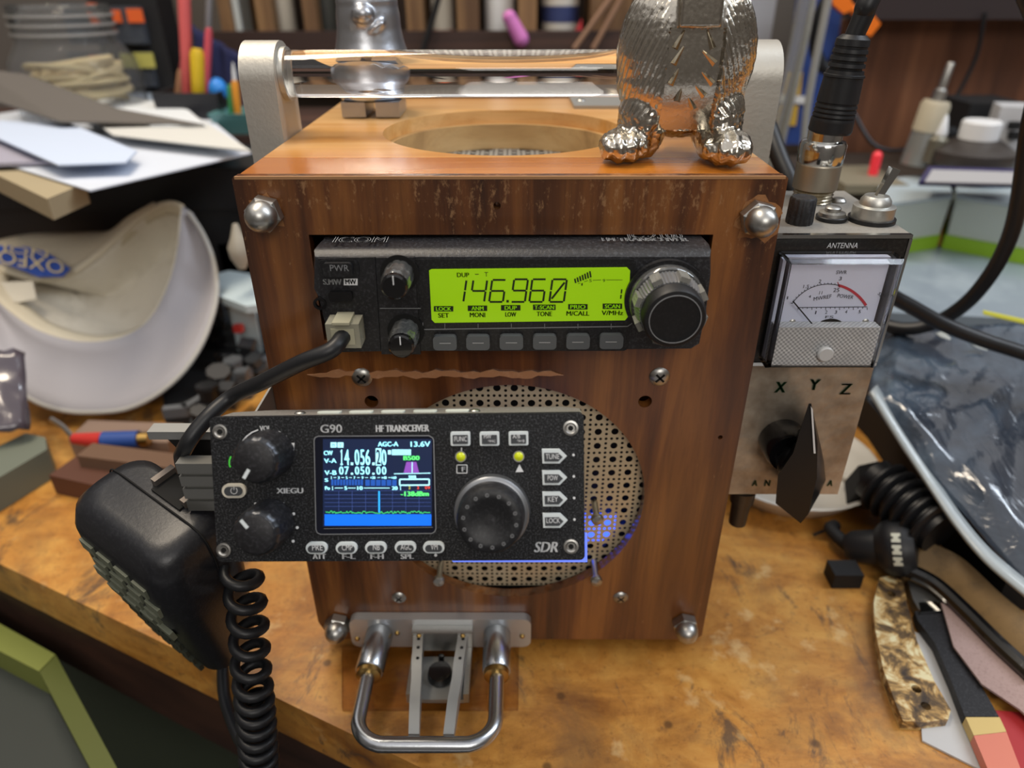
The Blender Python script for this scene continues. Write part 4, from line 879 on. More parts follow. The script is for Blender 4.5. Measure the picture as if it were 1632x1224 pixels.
# coiled cord
cd = B(); pl_end = Vector((RF.at_k(.020).p(550, 530)[0], -.0235, RF.at_k(.020).p(550, 530)[1]))
p_a = [pl_end+Vector((0, .001, 0)), pl_end+Vector((-.003, -.006, -.002)), PY(480, 578, -.030), PY(420, 608, -.026), PY(370, 632, -.022), PY(328, 668, -.030), PY(296, 712, -.036), PY(292, 740, -.0275), PY(322, 800, -.029), PY(360, 860, -.036), PY(372, 895, -.046)]
def at3(u, v, y): return PY(u, v, y)
axis = [at3(384, 905, -.048), at3(392, 960, -.050), at3(397, 1010, -.052), at3(400, 1060, -.055), at3(405, 1110, -.060), at3(410, 1170, -.066), at3(414, 1240, -.072), at3(414, 1330, -.078)]
ax = catmull(axis, 40); Ls = [0]
for a, c in zip(ax, ax[1:]): Ls.append(Ls[-1]+(c-a).length)
hel = []; ph = 0; k = 0
Rr = .0061; S = 0; step = .00028
arr = np.array([tuple(v) for v in ax]); tot = Ls[-1]
ph = math.pi
while S < tot:
    c = Vector([float(np.interp(S, Ls, arr[:, i])) for i in range(3)])
    fr = S/tot; pitch = .0112 if fr < .30 else max(.0052, .0112-(fr-.30)*.034)
    hel.append(c+Vector((Rr*math.cos(ph), Rr*math.sin(ph), 0))); dph = 2*math.pi/18; ph += dph; S += pitch/18
cd.tube(p_a[:-1]+[hel[0]+Vector((-.001, .002, .006))], .0029, 12, 8)
cd.tube(hel, .0021, 8, smooth=False)
cd.tube([hel[-1], hel[-1]+Vector((-.01, 0, -.012)), Vector((hel[-1].x-.018, mic_end.y-.012, hel[-1].z+.0)), PY(398, 1200, -.052), PY(360, 1120, (mic_end.y-.050)/2), mic_end], .0028, 10, 10)
tag(cd.done('coiled_cable', M_rubber, ang=60), 'coiled black microphone cord running from the clear plug to the hand microphone', 'cord')

# ================================================================== FIGURINES
def facet(z): t_ = (z-.026)/.006; sp = math.log1p(math.exp(-max(-30, min(30, t_))))*.006; return -.0155+.42*sp+.05*max(0, z-.026)
def figurine():
    o = Vector((.0635, .0375, H)); t = thing('metal_figurine', 'polished metal owl-like figurine on two clawed feet, front corner of box top', 'figurine', o)
    b = B()
    E = b.ell
    E((0, .000, .035), (.0248, .0185, .029)); E((-.001, .000, .026), (.0232, .018, .017)); E((0, 0, .062), (.0145, .0145, .018)); E((0, -.002, .080), (.0160, .0160, .015))
    E((-.0140, -.003, .013), (.0092, .0112, .0150)); E((.0135, -.004, .013), (.0094, .0112, .0150))
    E((-.0210, -.0095, .0050), (.0092, .0125, .0062), (0, 0, -.5)); E((.0148, -.0150, .0054), (.0098, .0125, .0064), (0, 0, .1))
    E((0, .017, .020), (.008, .006, .012))
    b.box(-.0070, .0070, -.0190, 0, .0445, .075, .0015)
    b = voxel(b, .00062, 6, .6)
    for v in b.bm.verts:
        c = v.co
        if c.z > .016 and abs(c.x) > .0085 and c.z < .075:     # feather grooves on the flanks
            s = (abs(c.x)*1.0+c.z*.55 + (c.y*.8)); g = math.sin(s*2*math.pi/.0030); am = min(1, (abs(c.x)-.0085)/.004)
            v.co += v.normal*(.00055*g*am*(1 if c.x > 0 else .45)+.00012*pnoise(c*900))
        elif c.z < .016: 
            v.co += v.normal*.00045*pnoise(c*700)
            if c.y < -.010 and c.z < .012: v.co += v.normal*.0004*math.sin(c.x*2*math.pi/.0050)
        if c.z > .010 and c.z < .044 and abs(c.x) < .0095:      # flat polished belly facet
            py = facet(c.z)
            if v.co.y < py: v.co.y = py
        if v.co.z < 0: v.co.z = 0
    N = Nodes('cast_metal'); N.b.inputs['Metallic'].default_value = 1; N.b.inputs['Base Color'].default_value = lin('#c6c0b4'); vv = N.coord(); f = N.noise(vv, 800, 3, .6)
    N.l(N.ramp(f, [(.3, .14), (.7, .28)]), N.b.inputs['Roughness']); N.bump(f, .18, .0004)
    b.done('figurine_body', N.m, t, ang=60)
    chips = [(-.0058, .0405, 25), (.0048, .0405, -25), (-.0056, .0355, 28), (.0052, .0350, -50), (-.0060, .0290, 24), (.0056, .0285, -48), (-.0034, .0235, 14), (.0034, .0245, -45), (.0010, .0205, -30)]
    for x, z, a in chips:
        m_ = Matrix.Translation((x, facet(z)-.0001, z)) @ Matrix.Rotation(math.radians(a), 4, 'Y')
        b = B(); b.loops([[(m_ @ Vector(p)) for p in q] for q in ([(-.0012, 0, -.0030), (.0012, 0, -.0030), (.0003, 0, .0034), (-.0003, 0, .0034)], [(-.0001, -.0009, -.0026), (.0001, -.0009, -.0026), (.0001, -.0001, .003), (-.0001, -.0001, .003)])]); b.done('carved_mark', M_nickel, t, ang=10)
    for s_ in (-1, 1):
        b = B(); b.ell((s_*.0065, -.016, .086), (.003, .0015, .003), n=10); b.done('eye', M_nickel, t)
figurine()
t = thing('aluminium_figurine', 'dull cast aluminium bearded figurine standing behind the clear bar', 'figurine', (-.0685, .137, H))
b = B()
b.lathe([(.0155, .0062), (.0185, .0075), (.0200, .013), (.0198, .020), (.0188, .027), (.0172, .032), (.0160, .038), (.0158, .044), (.0150, .0485), (.0155, .0495), (.0150, .0505), (.0135, .062), (.009, .070), (0, .074)], (0, 0, 0), (0, 0, 1), 48, .85)
b.ell((0, -.0135, .0445), (.0052, .005, .0046), n=12); b.ell((-.004, -.011, .0385), (.0065, .004, .0022), (0, .5, 0), 12); b.ell((.004, -.011, .0385), (.0065, .004, .0022), (0, -.5, 0), 12)
b = voxel(b, .0009, 3, .5); b.done('figurine_body', mat('cast_aluminium', '#aeb0b5', .34, .95, bump=.15, gscale=500), t, ang=60)
b = B(); pts = [(.0196*math.cos(a)*1.01, -.0166*math.sin(a)*1.02, .0125+.0018*(1 if k % 2 else -1)) for k, a in enumerate(np.linspace(.5, math.pi-.5, 11))]; b.tube(pts, .0007, 8, smooth=False); b.done('beard_edge', mat('cast_aluminium', ''), t)
for s_ in (-1, 1):
    b = B(); b.box(s_*.0083-.0058, s_*.0083+.0058, -.0165, .008, 0, .0068, .0022, seg=3); b.done('foot', mat('cast_aluminium', ''), t)

exec_background = True
# ================================================================== LEFT SIDE: cap, papers, jar, cases
def cap():
    t = thing('baseball_cap', 'upside-down white cap with grey underbrim and blue label', 'cap')
    outer = [(-25, 520, .545), (0, 575, .540), (22, 615, .536), (60, 642, .533), (105, 655, .532), (150, 657, .532), (200, 652, .533), (245, 632, .536), (285, 600, .541), (315, 560, .547), (335, 515, .554), (346, 465, .562), (340, 415, .566), (322, 370, .570), (300, 338, .572)]
    inner = [(-25, 455, .560), (0, 482, .558), (25, 503, .556), (55, 523, .555), (95, 538, .554), (140, 545, .554), (185, 540, .555), (220, 525, .557), (245, 500, .559), (262, 468, .562), (274, 435, .566), (282, 400, .570), (286, 368, .571), (288, 345, .573), (290, 330, .575)]
    O = catmull([PD(*p) for p in outer], 3); I = catmull([PD(*p) for p in inner], 3)
    rows = []
    for k in range(7):
        s = k/6; rows.append([a.lerp(c, s)+_f*(.010*math.sin(s*math.pi)) for a, c in zip(O, I)])
    b = B(); b.loops(rows, closed=False); b.done('brim', mat('cap_brim', '#a9a6aa', .85, bump=.1, gscale=400), t, ang=60, solid=.0028)
    b = B(); b.tube(O, .0018, 8, smooth=False); b.done('brim_edge', mat('cap_piping', '#b3b1ab', .85), t)
    back = [(290, 330, .576), (276, 325, .580), (255, 328, .586), (225, 345, .592), (190, 375, .594), (160, 402, .594), (130, 425, .593), (100, 440, .592), (60, 445, .590), (20, 435, .588), (-25, 420, .586)]
    Bk = catmull([PD(*p) for p in back], 4)
    rim = I+Bk[1:]
    cen = sum(rim, Vector())/len(rim)
    rows = []
    for k in range(9):
        s = k/8; rows.append([p.lerp(cen, .42*s**1.2)+_f*(.050*math.sin(s*math.pi/2))+Vector((0, 0, -.012*s))+Vector((pnoise(p*30+Vector((0, 0, s*2))), pnoise(p*33), 0))*.006*s for p in rim])
    b = B(); b.loops(rows, cap0=False); b.done('crown', mat('cap_cream', '#ded8ca', .85, grain=.3, gscale=60, c2='#a79f8d', bump=.3), t, ang=60, solid=.0015)
    rows = []
    for k in range(4): s = k/3; rows.append([p.lerp(cen, .10*s)+_f*(.014*s)-_f*.0008 for p in rim])
    b = B(); b.loops(rows, cap0=False, cap1=False); b.done('sweatband', mat('cap_band', '#cfc6b0', .85, bump=.3, gscale=300), t, ang=60, solid=.001)
    b = B(); b.tube(Bk, .0026, 8, smooth=False); b.done('rim_piping', mat('cap_band', ''), t)
    # mesh back folded over
    up = [(250, 326, .592), (205, 352, .602), (180, 368, .608), (140, 370, .612), (100, 371, .612), (50, 373, .610), (10, 380, .608), (-25, 388, .606)]
    lo = [(255, 328, .586), (222, 346, .592), (190, 376, .594), (160, 402, .594), (120, 428, .593), (70, 444, .591), (20, 434, .588), (-25, 420, .586)]
    U = catmull([PD(*p) for p in up], 4); Lw = catmull([PD(*p) for p in lo], 4)
    b = B(); b.loops([[a.lerp(c, s)-_f*.008*math.sin(s*math.pi) for a, c in zip(U, Lw)] for s in np.linspace(0, 1, 6)], closed=False); b.done('mesh_back', mat('cap_mesh', '#b5ab97', .9, grain=.5, gscale=800, c2='#857d6b', bump=.4), t, ang=60, solid=.0012)
    q = [(-5, 391, .576), (40, 393, .577), (75, 402, .578), (112, 428, .579), (100, 441, .578), (60, 441, .577), (20, 425, .576), (-5, 418, .576)]
    b = B(); b.slab([PD(*p) for p in q], _f*.0006); lb = b.done('cap_label', mat('label_blue', '#2c4fa8', .7), t, label='blue woven label')
    b = B()
    
    for tx_, p00, px_, py_ in (('OXFO', (104, 417, .5755), (0, 398, .5735), (103, 438, .5750)), ('NOI', (78, 400, .5755), (8, 390, .5740), (78, 411, .5755))):
        V, Fc = text_geo(tx_); mn, mx_ = V.min(0), V.max(0); c0 = PD(*p00); ex = PD(*px_)-c0; ez = PD(*py_)-c0
        b.add_mesh([c0+ex*(q_[0]-mn[0])/(mx_[0]-mn[0])+ez*((q_[1]-mn[1])/(mx_[1]-mn[1]))-_f*.0014 for q_ in V], Fc)
    b.done('label_lettering', mat('label_gold', '#c9b98a', .7), lb)
    q = [(0, 450, .572), (52, 448, .574), (58, 476, .570), (30, 482, .566), (0, 476, .566)]
    b = B(); b.slab([PD(*p) for p in q], _f*.0008); b.done('size_tag', mat('tag_cream', '#cdc7b8', .8), t)
cap()

def sheet(name, pts, m, label, cat, th=(0, 0, -.0012), group=None, bev=0):
    b = B(); b.slab([PD(*p) if len(p) == 3 and p[0] > 2 or p[0] < -2 or True else p for p in pts], th, bev); return tag(b.done(name, m), label, cat, group)
def ZP(u, v, z): return PZ(u, v, z)
def flat(name, px, z, th, m, label, cat, group=None, tilt=None, bev=.0):
    P = [PZ(u, v, z) for u, v in px]
    b = B(); b.slab(P, (0, 0, -th), bev); o = b.done(name, m)
    if label: tag(o, label, cat, group)
    return o
# black soft case carrying the papers
cs = thing('black_tool_case', 'black hard case under the stack of papers', 'case')
b = B(); b.slab([(-.56, .375, BZ), (-.155, .375, BZ), (-.155, .470, BZ), (-.56, .470, BZ)], (0, 0, .118), .012, 4); b.done('case_lower', mat('case_black', '#1b1c1f', .42, bump=.2, gscale=60), cs)
b = B(); b.slab([(-.562, .372, BZ+.119), (-.153, .372, BZ+.119), (-.153, .472, BZ+.119), (-.562, .472, BZ+.119)], (0, 0, .036), .012, 4); b.done('case_lid', mat('case_black', ''), cs)
zt_ = BZ+.156
flat('cardboard_box', [(-40, 262), (75, 317), (135, 292), (60, 235), (-40, 215)], zt_+.0155, .014, mat('kraft_board', '#a39578', .75), 'tan cardboard mailer at the bottom of the paper pile', 'box', bev=.0006)
z0 = zt_+.0175
flat('paper_sheet', [(-60, 240), (143, 303), (400, 243), (330, 185), (200, 150), (-60, 190)], z0, .0012, M_paper, 'wide white sheet lowest in the paper pile', 'paper')
flat('paper_sheet', [(-60, 262), (100, 256), (200, 240), (120, 200), (-60, 196)], z0+.004, .0026, mat('grey_paper', '#9f9cab', .75), 'greyish folded letter in the pile, nearest the frame edge', 'paper')
flat('envelope', [(-60, 195), (0, 192), (110, 196), (218, 240), (200, 258), (92, 262), (-60, 195)][:6], z0+.010, .0014, mat('envelope_blue', '#c3d0e6', .7), 'bluish white envelope on top near the front of the pile', 'envelope')
flat('paper_sheet', [(180, 215), (400, 240), (300, 178), (235, 168), (130, 178)], z0+.009, .0012, mat('cream_sheet', '#cdcdc8', .7), 'off-white sheet whose corner points at the wooden box', 'paper')
b = B(); q = [(-40, 108, z0+.035), (40, 118, z0+.033), (185, 172, z0+.020), (325, 198, z0+.013), (270, 196, z0+.012), (95, 193, z0+.016), (-40, 150, z0+.022)]
b.slab([PZ(*p) if PZ(*p).y < .468 else PY(p[0], p[1], .468) for p in q], (0, 0, -.0016)); fo = tag(b.done('grey_folder', mat('folder_taupe', '#5f5a55', .6)), 'taupe card folder lying tilted on the papers', 'folder')
b = B(); b.slab([PZ(120, 152, z0+.0105), PZ(200, 150, z0+.0105), PZ(300, 175, z0+.0105), PZ(330, 200, z0+.0105), PZ(240, 200, z0+.0105)], (0, 0, -.001)); tag(b.done('paper_sheet', mat('bright_paper', '#d5dade', .7)), 'small white sheet peeking out behind the taupe folder', 'paper')
# riser shelf behind the case that carries the jar and the parts cabinet
rs = thing('bench_riser', 'low dark wooden riser along the back of the bench', 'shelf')
b = B(); b.box(-.78, -.15, .476, .652, BZ+.150, BZ+.162, .001); b.done('riser_board', M_lip, rs)
for x in (-.77, -.46, -.165): b = B(); b.box(x, x+.012, .48, .65, BZ, BZ+.1495, 0); b.done('riser_support', M_lip, rs)
RZ = BZ+.1622
# clear jar with cord
jc = PD(52, 95, .62); jx, jy = jc.x-.024, .536
jr = thing('plastic_jar', 'large clear plastic jar of beige cord behind the papers', 'jar', (jx, jy, RZ))
b = B(); b.lathe([(.054, 0), (.058, .003), (.060, .012), (.060, .050), (.057, .063), (.047, .077), (.045, .080), (.045, .112)], (0, 0, 0), (0, 0, 1), 48); 
bmesh.ops.delete(b.bm, geom=[f for f in b.bm.faces if len(f.verts) > 10 and f.calc_center_median().z > .1], context='FACES')
b.done('jar_body', mat('jar_clear', '#e6e8ea', .06, trans=.96, ior=1.12), jr, ang=40, solid=.0010)
for h in (.086, .094, .102): b = B(); b.ring((0, 0, h), (0, 0, 1), .0462, .0480, .002, 48); b.done('jar_thread', mat('thread_clear', '#c8c6c2', .2, trans=.5), jr)
b = B(); random.seed(5); cc = Vector((jx, jy, RZ+.004))
for k in range(18):
    R_ = random.uniform(.030, .050); zz = random.uniform(.010, .050); ph = random.uniform(0, 6); ti = random.uniform(-.012, .012)
    b.tube([cc+Vector((R_*math.cos(a+ph)*random.uniform(.82, 1.05), R_*math.sin(a+ph)*random.uniform(.82, 1.05), zz+ti*math.sin(a)+.001*k)) for a in np.linspace(0, 5.6, 11)], .0026, 8, 5)
tag(b.done('cord_bundle', mat('cord_beige', '#cdbb8e', .85, bump=.4, gscale=500), ang=60), 'loose coils of beige cord inside the clear jar', 'cord')
# small-parts cabinet
cy0 = .604
def CY(u, v, y=cy0): return PY(u, v, y)
c0, c1 = CY(120, -60), CY(288, 190)
ca = thing('parts_cabinet', 'black small-parts cabinet with clear drawers behind the jar', 'cabinet')
b = B(); b.box(c0.x, c1.x, cy0+.004, cy0+.045, RZ+.0004, c0.z+.02, .002); b.done('cabinet_body', mat('cabinet_black', '#1e1e20', .5, bump=.1, gscale=100), ca)
org = mat('orange_plastic', '#e0632c', .5); drw = mat('drawer_smoke', '#454a53', .3, coat=.4)
for (u0, v0, u1, v1, its) in ((100, 10, 172, 70, [(140, 16, 170, 36, 'o'), (150, 42, 172, 57, 'o')]), (176, 10, 238, 70, [(176, 16, 196, 36, 'o'), (201, 14, 231, 36, 'o')]), (110, 82, 188, 138, [(143, 88, 172, 104, 'o')]), (192, 82, 252, 138, [(192, 84, 249, 108, 'y')]), (120, 148, 190, 178, []), (194, 146, 258, 178, [(198, 148, 256, 174, 'w')])):
    p, q = CY(u0, v0), CY(u1, v1); b = B(); b.box(p.x, q.x, cy0-.006, cy0+.0035, q.z, p.z, .0015); o = b.done('drawer', drw, ca)
    b = B(); b.box(p.x+.002, q.x-.002, cy0-.010, cy0-.0062, q.z+.0008, q.z+.004, .001); b.done('drawer_lip', drw, o)
    for a0, b0, a1, b1, c in its:
        p, q = CY(a0, b0, cy0-.0065), CY(a1, b1, cy0-.0065); b = B(); b.box(p.x, q.x, cy0-.0085, cy0-.0062, q.z, p.z, .0015); b.done('drawer_label', {'o': org, 'y': mat('yellow_label', '#b8b35e', .6), 'w': mat('pale_blue_label', '#b9c6d6', .6)}[c], o)
# pens and tools standing in cups behind the case
pz = BZ+.1622
cup = thing('pen_cup', 'dark square cup of pens and tools between papers and rack', 'cup', (0, 0, 0))
pc = PY(322, 185, .53); b = B()
b.loops([[(pc.x+sx*w, .53+sy*w, z) for sx, sy in ((-1, -1), (1, -1), (1, 1), (-1, 1))] for w, z in ((.030, pz), (.032, pz+.036), (.030, pz+.036), (.028, pz+.002))], cap0=True, cap1=True); b.done('cup_body', mat('cup_dark', '#26262a', .5), cup, ang=20)
def stick(name, u0, v0, u1, v1, y, r, m, label, cat, r1=None, tipm=None, tip=None, group=None):
    p, q = PY(u0, v0, y), PY(u1, v1, y); t = thing(name, label, cat, p, group=group); d = q-p
    b = B(); b.lathe([(r*.8, 0), (r, .002), (r1 or r, d.length*.93), ((r1 or r)*.7, d.length)], (0, 0, 0), d, 14); b.done('shaft', m, t)
    if tip: b = B(); b.lathe([((r1 or r)*.6, 0), ((r1 or r)*.5, tip*.5), (.0006, tip)], d, d, 12); b.done('tip', tipm or m, t)
    return t
stick('marker_pen', 300, 180, 292, -40, .525, .0052, mat('coral', '#d4605f', .5), 'coral red stick rising tall beside the parts cabinet', 'stick', .0058)
stick('marker_pen', 318, 195, 314, 78, .515, .0060, mat('marker_yellow', '#cfae24', .45), 'yellow marker upright in the pen cup', 'marker', .0068)
stick('metal_rod', 326, 190, 335, -40, .55, .0026, mat('rod_grey', '#9c9ca0', .4, .5), 'thin grey rod with a pink sleeve in the pen cup', 'rod', .0030)
stick('paint_pen', 326, 180, 333, 45, .518, .0034, mat('pinkred', '#c8505c', .5), 'slim pinkish red pen in front of the grey rod', 'pen', .0036)
stick('round_brush', 283, 175, 288, 110, .545, .0050, mat('brush_tan', '#9b6f50', .6), 'small brush with tan base and grey neck by the cabinet', 'brush', .0030, mat('tipred', '#7a2f33', .6), .010)
stick('pencil', 382, 205, 374, 128, .50, .0034, mat('pencil_orange', '#d98f2c', .5), 'orange pencil leaning behind the left bracket', 'pencil', .0036, M_white, .016)
stick('green_pencil', 372, 205, 366, 135, .505, .0030, mat('pencil_green', '#3f8a52', .5), 'green pencil beside the orange one', 'pencil', .0032)
b = B(); p = PY(347, 143, .522); b.ell(p, (.0095, .0095, .0115), n=14); tag(b.done('blue_ball', mat('ball_blue', '#2f86dd', .35)), 'round bright blue cap among the pens', 'cap')
for (u, v, w, m, lb_) in ((338, 168, .0062, mat('bit_red', '#c23a33', .5), 'small red clip in the pen cup'), (352, 172, .0055, mat('bit_crimson', '#a92f3a', .5), 'dark red peg beside the small red clip')):
    p = PY(u, v, .525); b = B(); b.box(p.x-w, p.x+w, .520, .530, p.z-w*1.2, p.z+w, .0012); tag(b.done('peg', m), lb_, 'clip')
b = B(); p = PY(392, 225, .50); b.loops([[(p.x+sx*w, .50+sy*w, z) for sx, sy in ((-1, -1), (1, -1), (1, 1), (-1, 1))] for w, z in ((.017, pz+0), (.024, pz+.020), (.021, pz+.020), (.015, pz+.002))]); tag(b.done('teal_cup', mat('teal', '#5c8c8c', .35, coat=.3), ang=20), 'small teal cup behind the left bracket', 'cup')
b = B(); q = [PY(312, 40, .60), PY(395, 100, .60), PY(395, 215, .60), PY(335, 215, .60), PY(310, 120, .60)]; rows = []
A0, A1, C0, C1 = PY(306, 38, .61), PY(400, 96, .61), PY(330, 215, .60), PY(410, 215, .60)
for j in range(13):
    s = j/12; rows.append([A0.lerp(A1, k/14).lerp(C0.lerp(C1, k/14), s)+Vector((0, -.008*abs(math.sin(k*.9+s)), 0)) for k in range(15)])
b.loops(rows, closed=False); tag(b.done('navy_cloth', mat('navy_cloth', '#20244a', .9, bump=.3, gscale=300), ang=60, solid=.002), 'navy blue cloth hanging behind the pens', 'cloth')

# clutter below / right of the cap: open dark tray of parts
zb = BZ
tr = thing('parts_tray', 'black open tray of tools between the cap and the wooden box', 'tray')
TP = [PZ(u, v, BZ+.012) for u, v in ((262, 668), (300, 664), (445, 575), (470, 440), (330, 440))]
for p in TP: p.y = min(p.y, .366)
b = B(); b.slab([(p.x, p.y, BZ) for p in TP], (0, 0, .012), .001); b.done('tray_floor', M_matte, tr)
for a, c in ((0, 1), (1, 2)):
    A_, C_ = TP[a], TP[c]; d_ = (C_-A_); d_.z = 0; n_ = Vector((-d_.y, d_.x, 0)).normalized()*.006
    b = B(); b.slab([(A_.x, A_.y, BZ), (C_.x, C_.y, BZ), (C_.x+n_.x, C_.y+n_.y, BZ), (A_.x+n_.x, A_.y+n_.y, BZ)], (0, 0, .020), .001); b.done('tray_wall', mat('tray_grey', '#63666a', .4, coat=.2), tr)
random.seed(11)
cl = ['#232427', '#3d4043', '#2e3033', '#1d1e20', '#505356']
spots = [(405, 520, 13), (372, 525, 12), (390, 548, 11), (355, 560, 11), (375, 580, 10), (345, 592, 12), (410, 562, 9), (360, 612, 10), (330, 625, 11), (388, 600, 9), (350, 520, 10), (400, 495, 12), (360, 495, 10), (310, 645, 8)]
desc = ['dark slotted block', 'grey round collar', 'black angled clamp', 'slate stepped block', 'small dark pulley', 'charcoal ridged plug', 'black bracket piece', 'grey hex piece', 'thin dark plate', 'black round knob', 'dark capped post', 'black stubby post', 'dull steel nut', 'black end cap']
where = ['beside the box edge', 'left of the box-edge block', 'in the tray middle by the red block', 'near the cap brim in the tray', 'just behind the grey tray wall', 'between brim and tray wall', 'low by the wooden box', 'against the tray wall centre', 'under the right tip of the brim', 'in front of the slotted block', 'just right of the brim', 'below the hexagonal lid at right', 'below the hexagonal lid at left', 'at the front tray corner']
for k, (u, v, s_) in enumerate(spots):
    p = PZ(u, v, BZ+.030); w = s_*.00085; p.y = min(p.y, .350); n_ = random.choice((6, 8, 16, 4)); h2 = random.uniform(.014, .028)
    b = B(); b.lathe([(w, 0), (w*1.05, h2*.4), (w*.75, h2*.45), (w*.75, h2*.85), (w*.95, h2*.87), (w*.9, h2)], (p.x, p.y, BZ+.0122), (random.uniform(-.3, .3), random.uniform(-.3, .3), 1), n_)
    tag(b.done('tool_piece', mat('clutter%d' % (k % 5), cl[k % 5], .4, .3 if k % 2 else 0)), desc[k]+' '+where[k], 'tool part')
b = B(); b.slab([PZ(u, v, BZ+.075) for u, v in ((342, 437), (365, 431), (398, 436), (412, 460), (410, 486), (392, 488), (350, 472))], (0, 0, -.006), .0015, 2); b.slab([PZ(u, v, BZ+.068) for u, v in ((352, 445), (400, 445), (400, 470), (360, 468))], (0, 0, -.055), 0); tag(b.done('hex_lid', mat('pale_mint', '#bccbd0', .4)), 'pale bluish white hexagonal lid in the tray by the wooden box', 'lid')
bx = B(); P_ = [PZ(u, v, BZ+.10) for u, v in ((335, 420), (420, 420), (425, 380), (345, 380))]
for p in P_: p.y = .350 if p.y < .355 else .368
bx.slab([(p.x, p.y, BZ) for p in P_], (0, 0, .095), .003); tag(bx.done('dark_bin', M_black), 'dark upright bin behind the hexagonal lid beside the box', 'bin')
b = B(); p = PZ(382, 402, BZ+.110); b.lathe([(.003, -.013), (.0075, -.004), (.0085, .004), (.005, .012), (.002, .022)], p, (0, .1, 1), 16); tag(b.done('cream_bulb', mat('cream_pl', '#a8a294', .5)), 'cream coloured bulb standing above the hexagonal lid', 'knob')
b = B(); p = PZ(379, 518, BZ+.045); b.box(p.x-.0035, p.x+.0035, p.y-.003, p.y+.003, p.z-.006, p.z, .0015); tag(b.done('red_button', mat('bit_red', ''), None), 'tiny red block in the tray below the hexagonal lid', 'block')
# strips of wood, screwdriver, grey wedge, plastic bag edge
def bar(name, u0, v0, u1, v1, z, hw, h, m, label, cat, r=.001):
    p, q = PZ(u0, v0, z), PZ(u1, v1, z); d = (q-p).normalized(); n_ = Vector((-d.y, d.x, 0))*hw
    b = B(); b.slab([p+n_, q+n_, q-n_, p-n_], (0, 0, -h), r, 2); return tag(b.done(name, m), label, cat)
bar('wood_strip', 100, 742, 330, 792, BZ+.0152, .011, .015, mat('walnut_strip', '#5a382a', .6), 'dark brown wood strip nearest the microphone', 'wood strip')
bar('wood_strip', 135, 716, 335, 742, BZ+.0242, .0075, .009, mat('olive_strip', '#6d5341', .6), 'olive brown strip lying on top of the other strips', 'wood strip')
bar('wood_strip', 125, 684, 280, 690, BZ+.0152, .012, .015, mat('grey_strip', '#8a7466', .6), 'greyish brown strip behind the screwdriver', 'wood strip')
sd = thing('screwdriver', 'screwdriver with red and blue handle and bent grey shank', 'screwdriver')
pr_, pb_, pe_ = PZ(118, 699, BZ+.021), PZ(165, 702, BZ+.021), PZ(222, 700, BZ+.021)
b = B(); b.tube([pr_, pr_.lerp(pb_, .5), pb_], lambda t: .0038+.0022*t, 14, 5); b.done('red_grip', mat('grip_red', '#bf322c', .4), sd)
b = B(); b.tube([pb_, pe_], lambda t: .0062, 14); b.done('blue_grip', mat('grip_blue', '#2b4b93', .4), sd)
b = B(); b.tube([pe_, PZ(238, 699, BZ+.021)], .005, 14); b.done('end_cap', M_brass, sd)
b = B(); b.tube([PZ(82, 668, BZ+.018), PZ(100, 680, BZ+.02), pr_], .0018, 10, 6); b.done('shank', M_steel, sd)
b = B(); P_ = [PZ(-60, 740, BZ+.022), PZ(40, 690, BZ+.022), PZ(72, 697, BZ+.022), PZ(75, 716, BZ+.022), PZ(-30, 778, BZ+.022)]; b.slab(P_, (0, 0, -.0218), .004, 3); tag(b.done('grey_wedge', mat('wedge_grey', '#6e7468', .5)), 'sage grey rounded block at the frame edge on the bench', 'block')
b = B(); rows = []
for j in range(12):
    s = j/11; rows.append([PD(-60+k*11+8*s, 560+s*125, .50-.02*s)+Vector((0, 0, .004*pnoise(Vector((k*.7, j*.8, 1)))))-_f*.010*math.sin(k/9*math.pi) for k in range(10)])
b.loops(rows, closed=False); tag(b.done('plastic_bag', mat('bag_smoke', '#5c5560', .18, coat=.6, trans=.3), ang=60, solid=.002), 'crumpled smoky plastic bag left of the cap', 'bag')

# ================================================================== REAR RACK with bottles
ry = .66
def RYp(u, v, y=ry): return PY(u, v, y)
rk = thing('divided_rack', 'brown wooden rack with upright dividers across the back', 'rack')
l0, l1 = RYp(345, 42), RYp(1012, 78); zl1 = l0.z; zl0 = l1.z-.028
b = B(); b.box(-.36, l1.x, ry, ry+.012, zl0, RYp(500, 50).z, .001); b.done('rack_lip', M_lip, rk)
b = B(); b.box(-.36, l1.x, ry+.0122, ry+.10, zl0+.002, zl0+.010, 0); b.done('rack_floor', M_lip, rk)
for x in (-.35, l1.x-.02): b = B(); b.box(x, x+.012, ry+.02, ry+.09, BZ, zl0+.0018, 0); b.done('rack_leg', M_lip, rk)
b = B(); b.box(-.36, l1.x, ry+.101, ry+.106, zl0, .40, 0); b.done('rack_back', mat('rack_back', '#2d211b', .7), rk)
for u0, u1 in ((342, 362), (402, 428), (478, 500), (556, 572), (645, 672), (727, 762), (826, 856), (944, 1010)):
    p, q = RYp(u0, 20), RYp(u1, 20); b = B(); b.box(p.x, q.x, ry+.0125, ry+.10, zl0+.0102, .38, .0006); b.done('divider', M_rack, rk)
sz = zl0+.0101
def bottle(name, u0, u1, prof, m, label, cat, y=ry+.045, extras=()):
    p, q = PY(u0, 30, y), PY(u1, 30, y); R_ = (q.x-p.x)/2*.86; t = thing(name, label, cat, ((p.x+q.x)/2, y, sz))
    b = B(); b.lathe([(R_*a, h) for a, h in prof], (0, 0, 0), (0, 0, 1), 32); b.done('bottle_body', m, t)
    for nm, h0, h1, mm in extras: b = B(); b.lathe([(R_*1.01, h0), (R_*1.01, h1)], (0, 0, 0), (0, 0, 1), 32); b.done(nm, mm, t)
    return t
std = [(.9, 0), (1, .003), (1, .12), (.6, .135), (.35, .14), (.35, .16)]
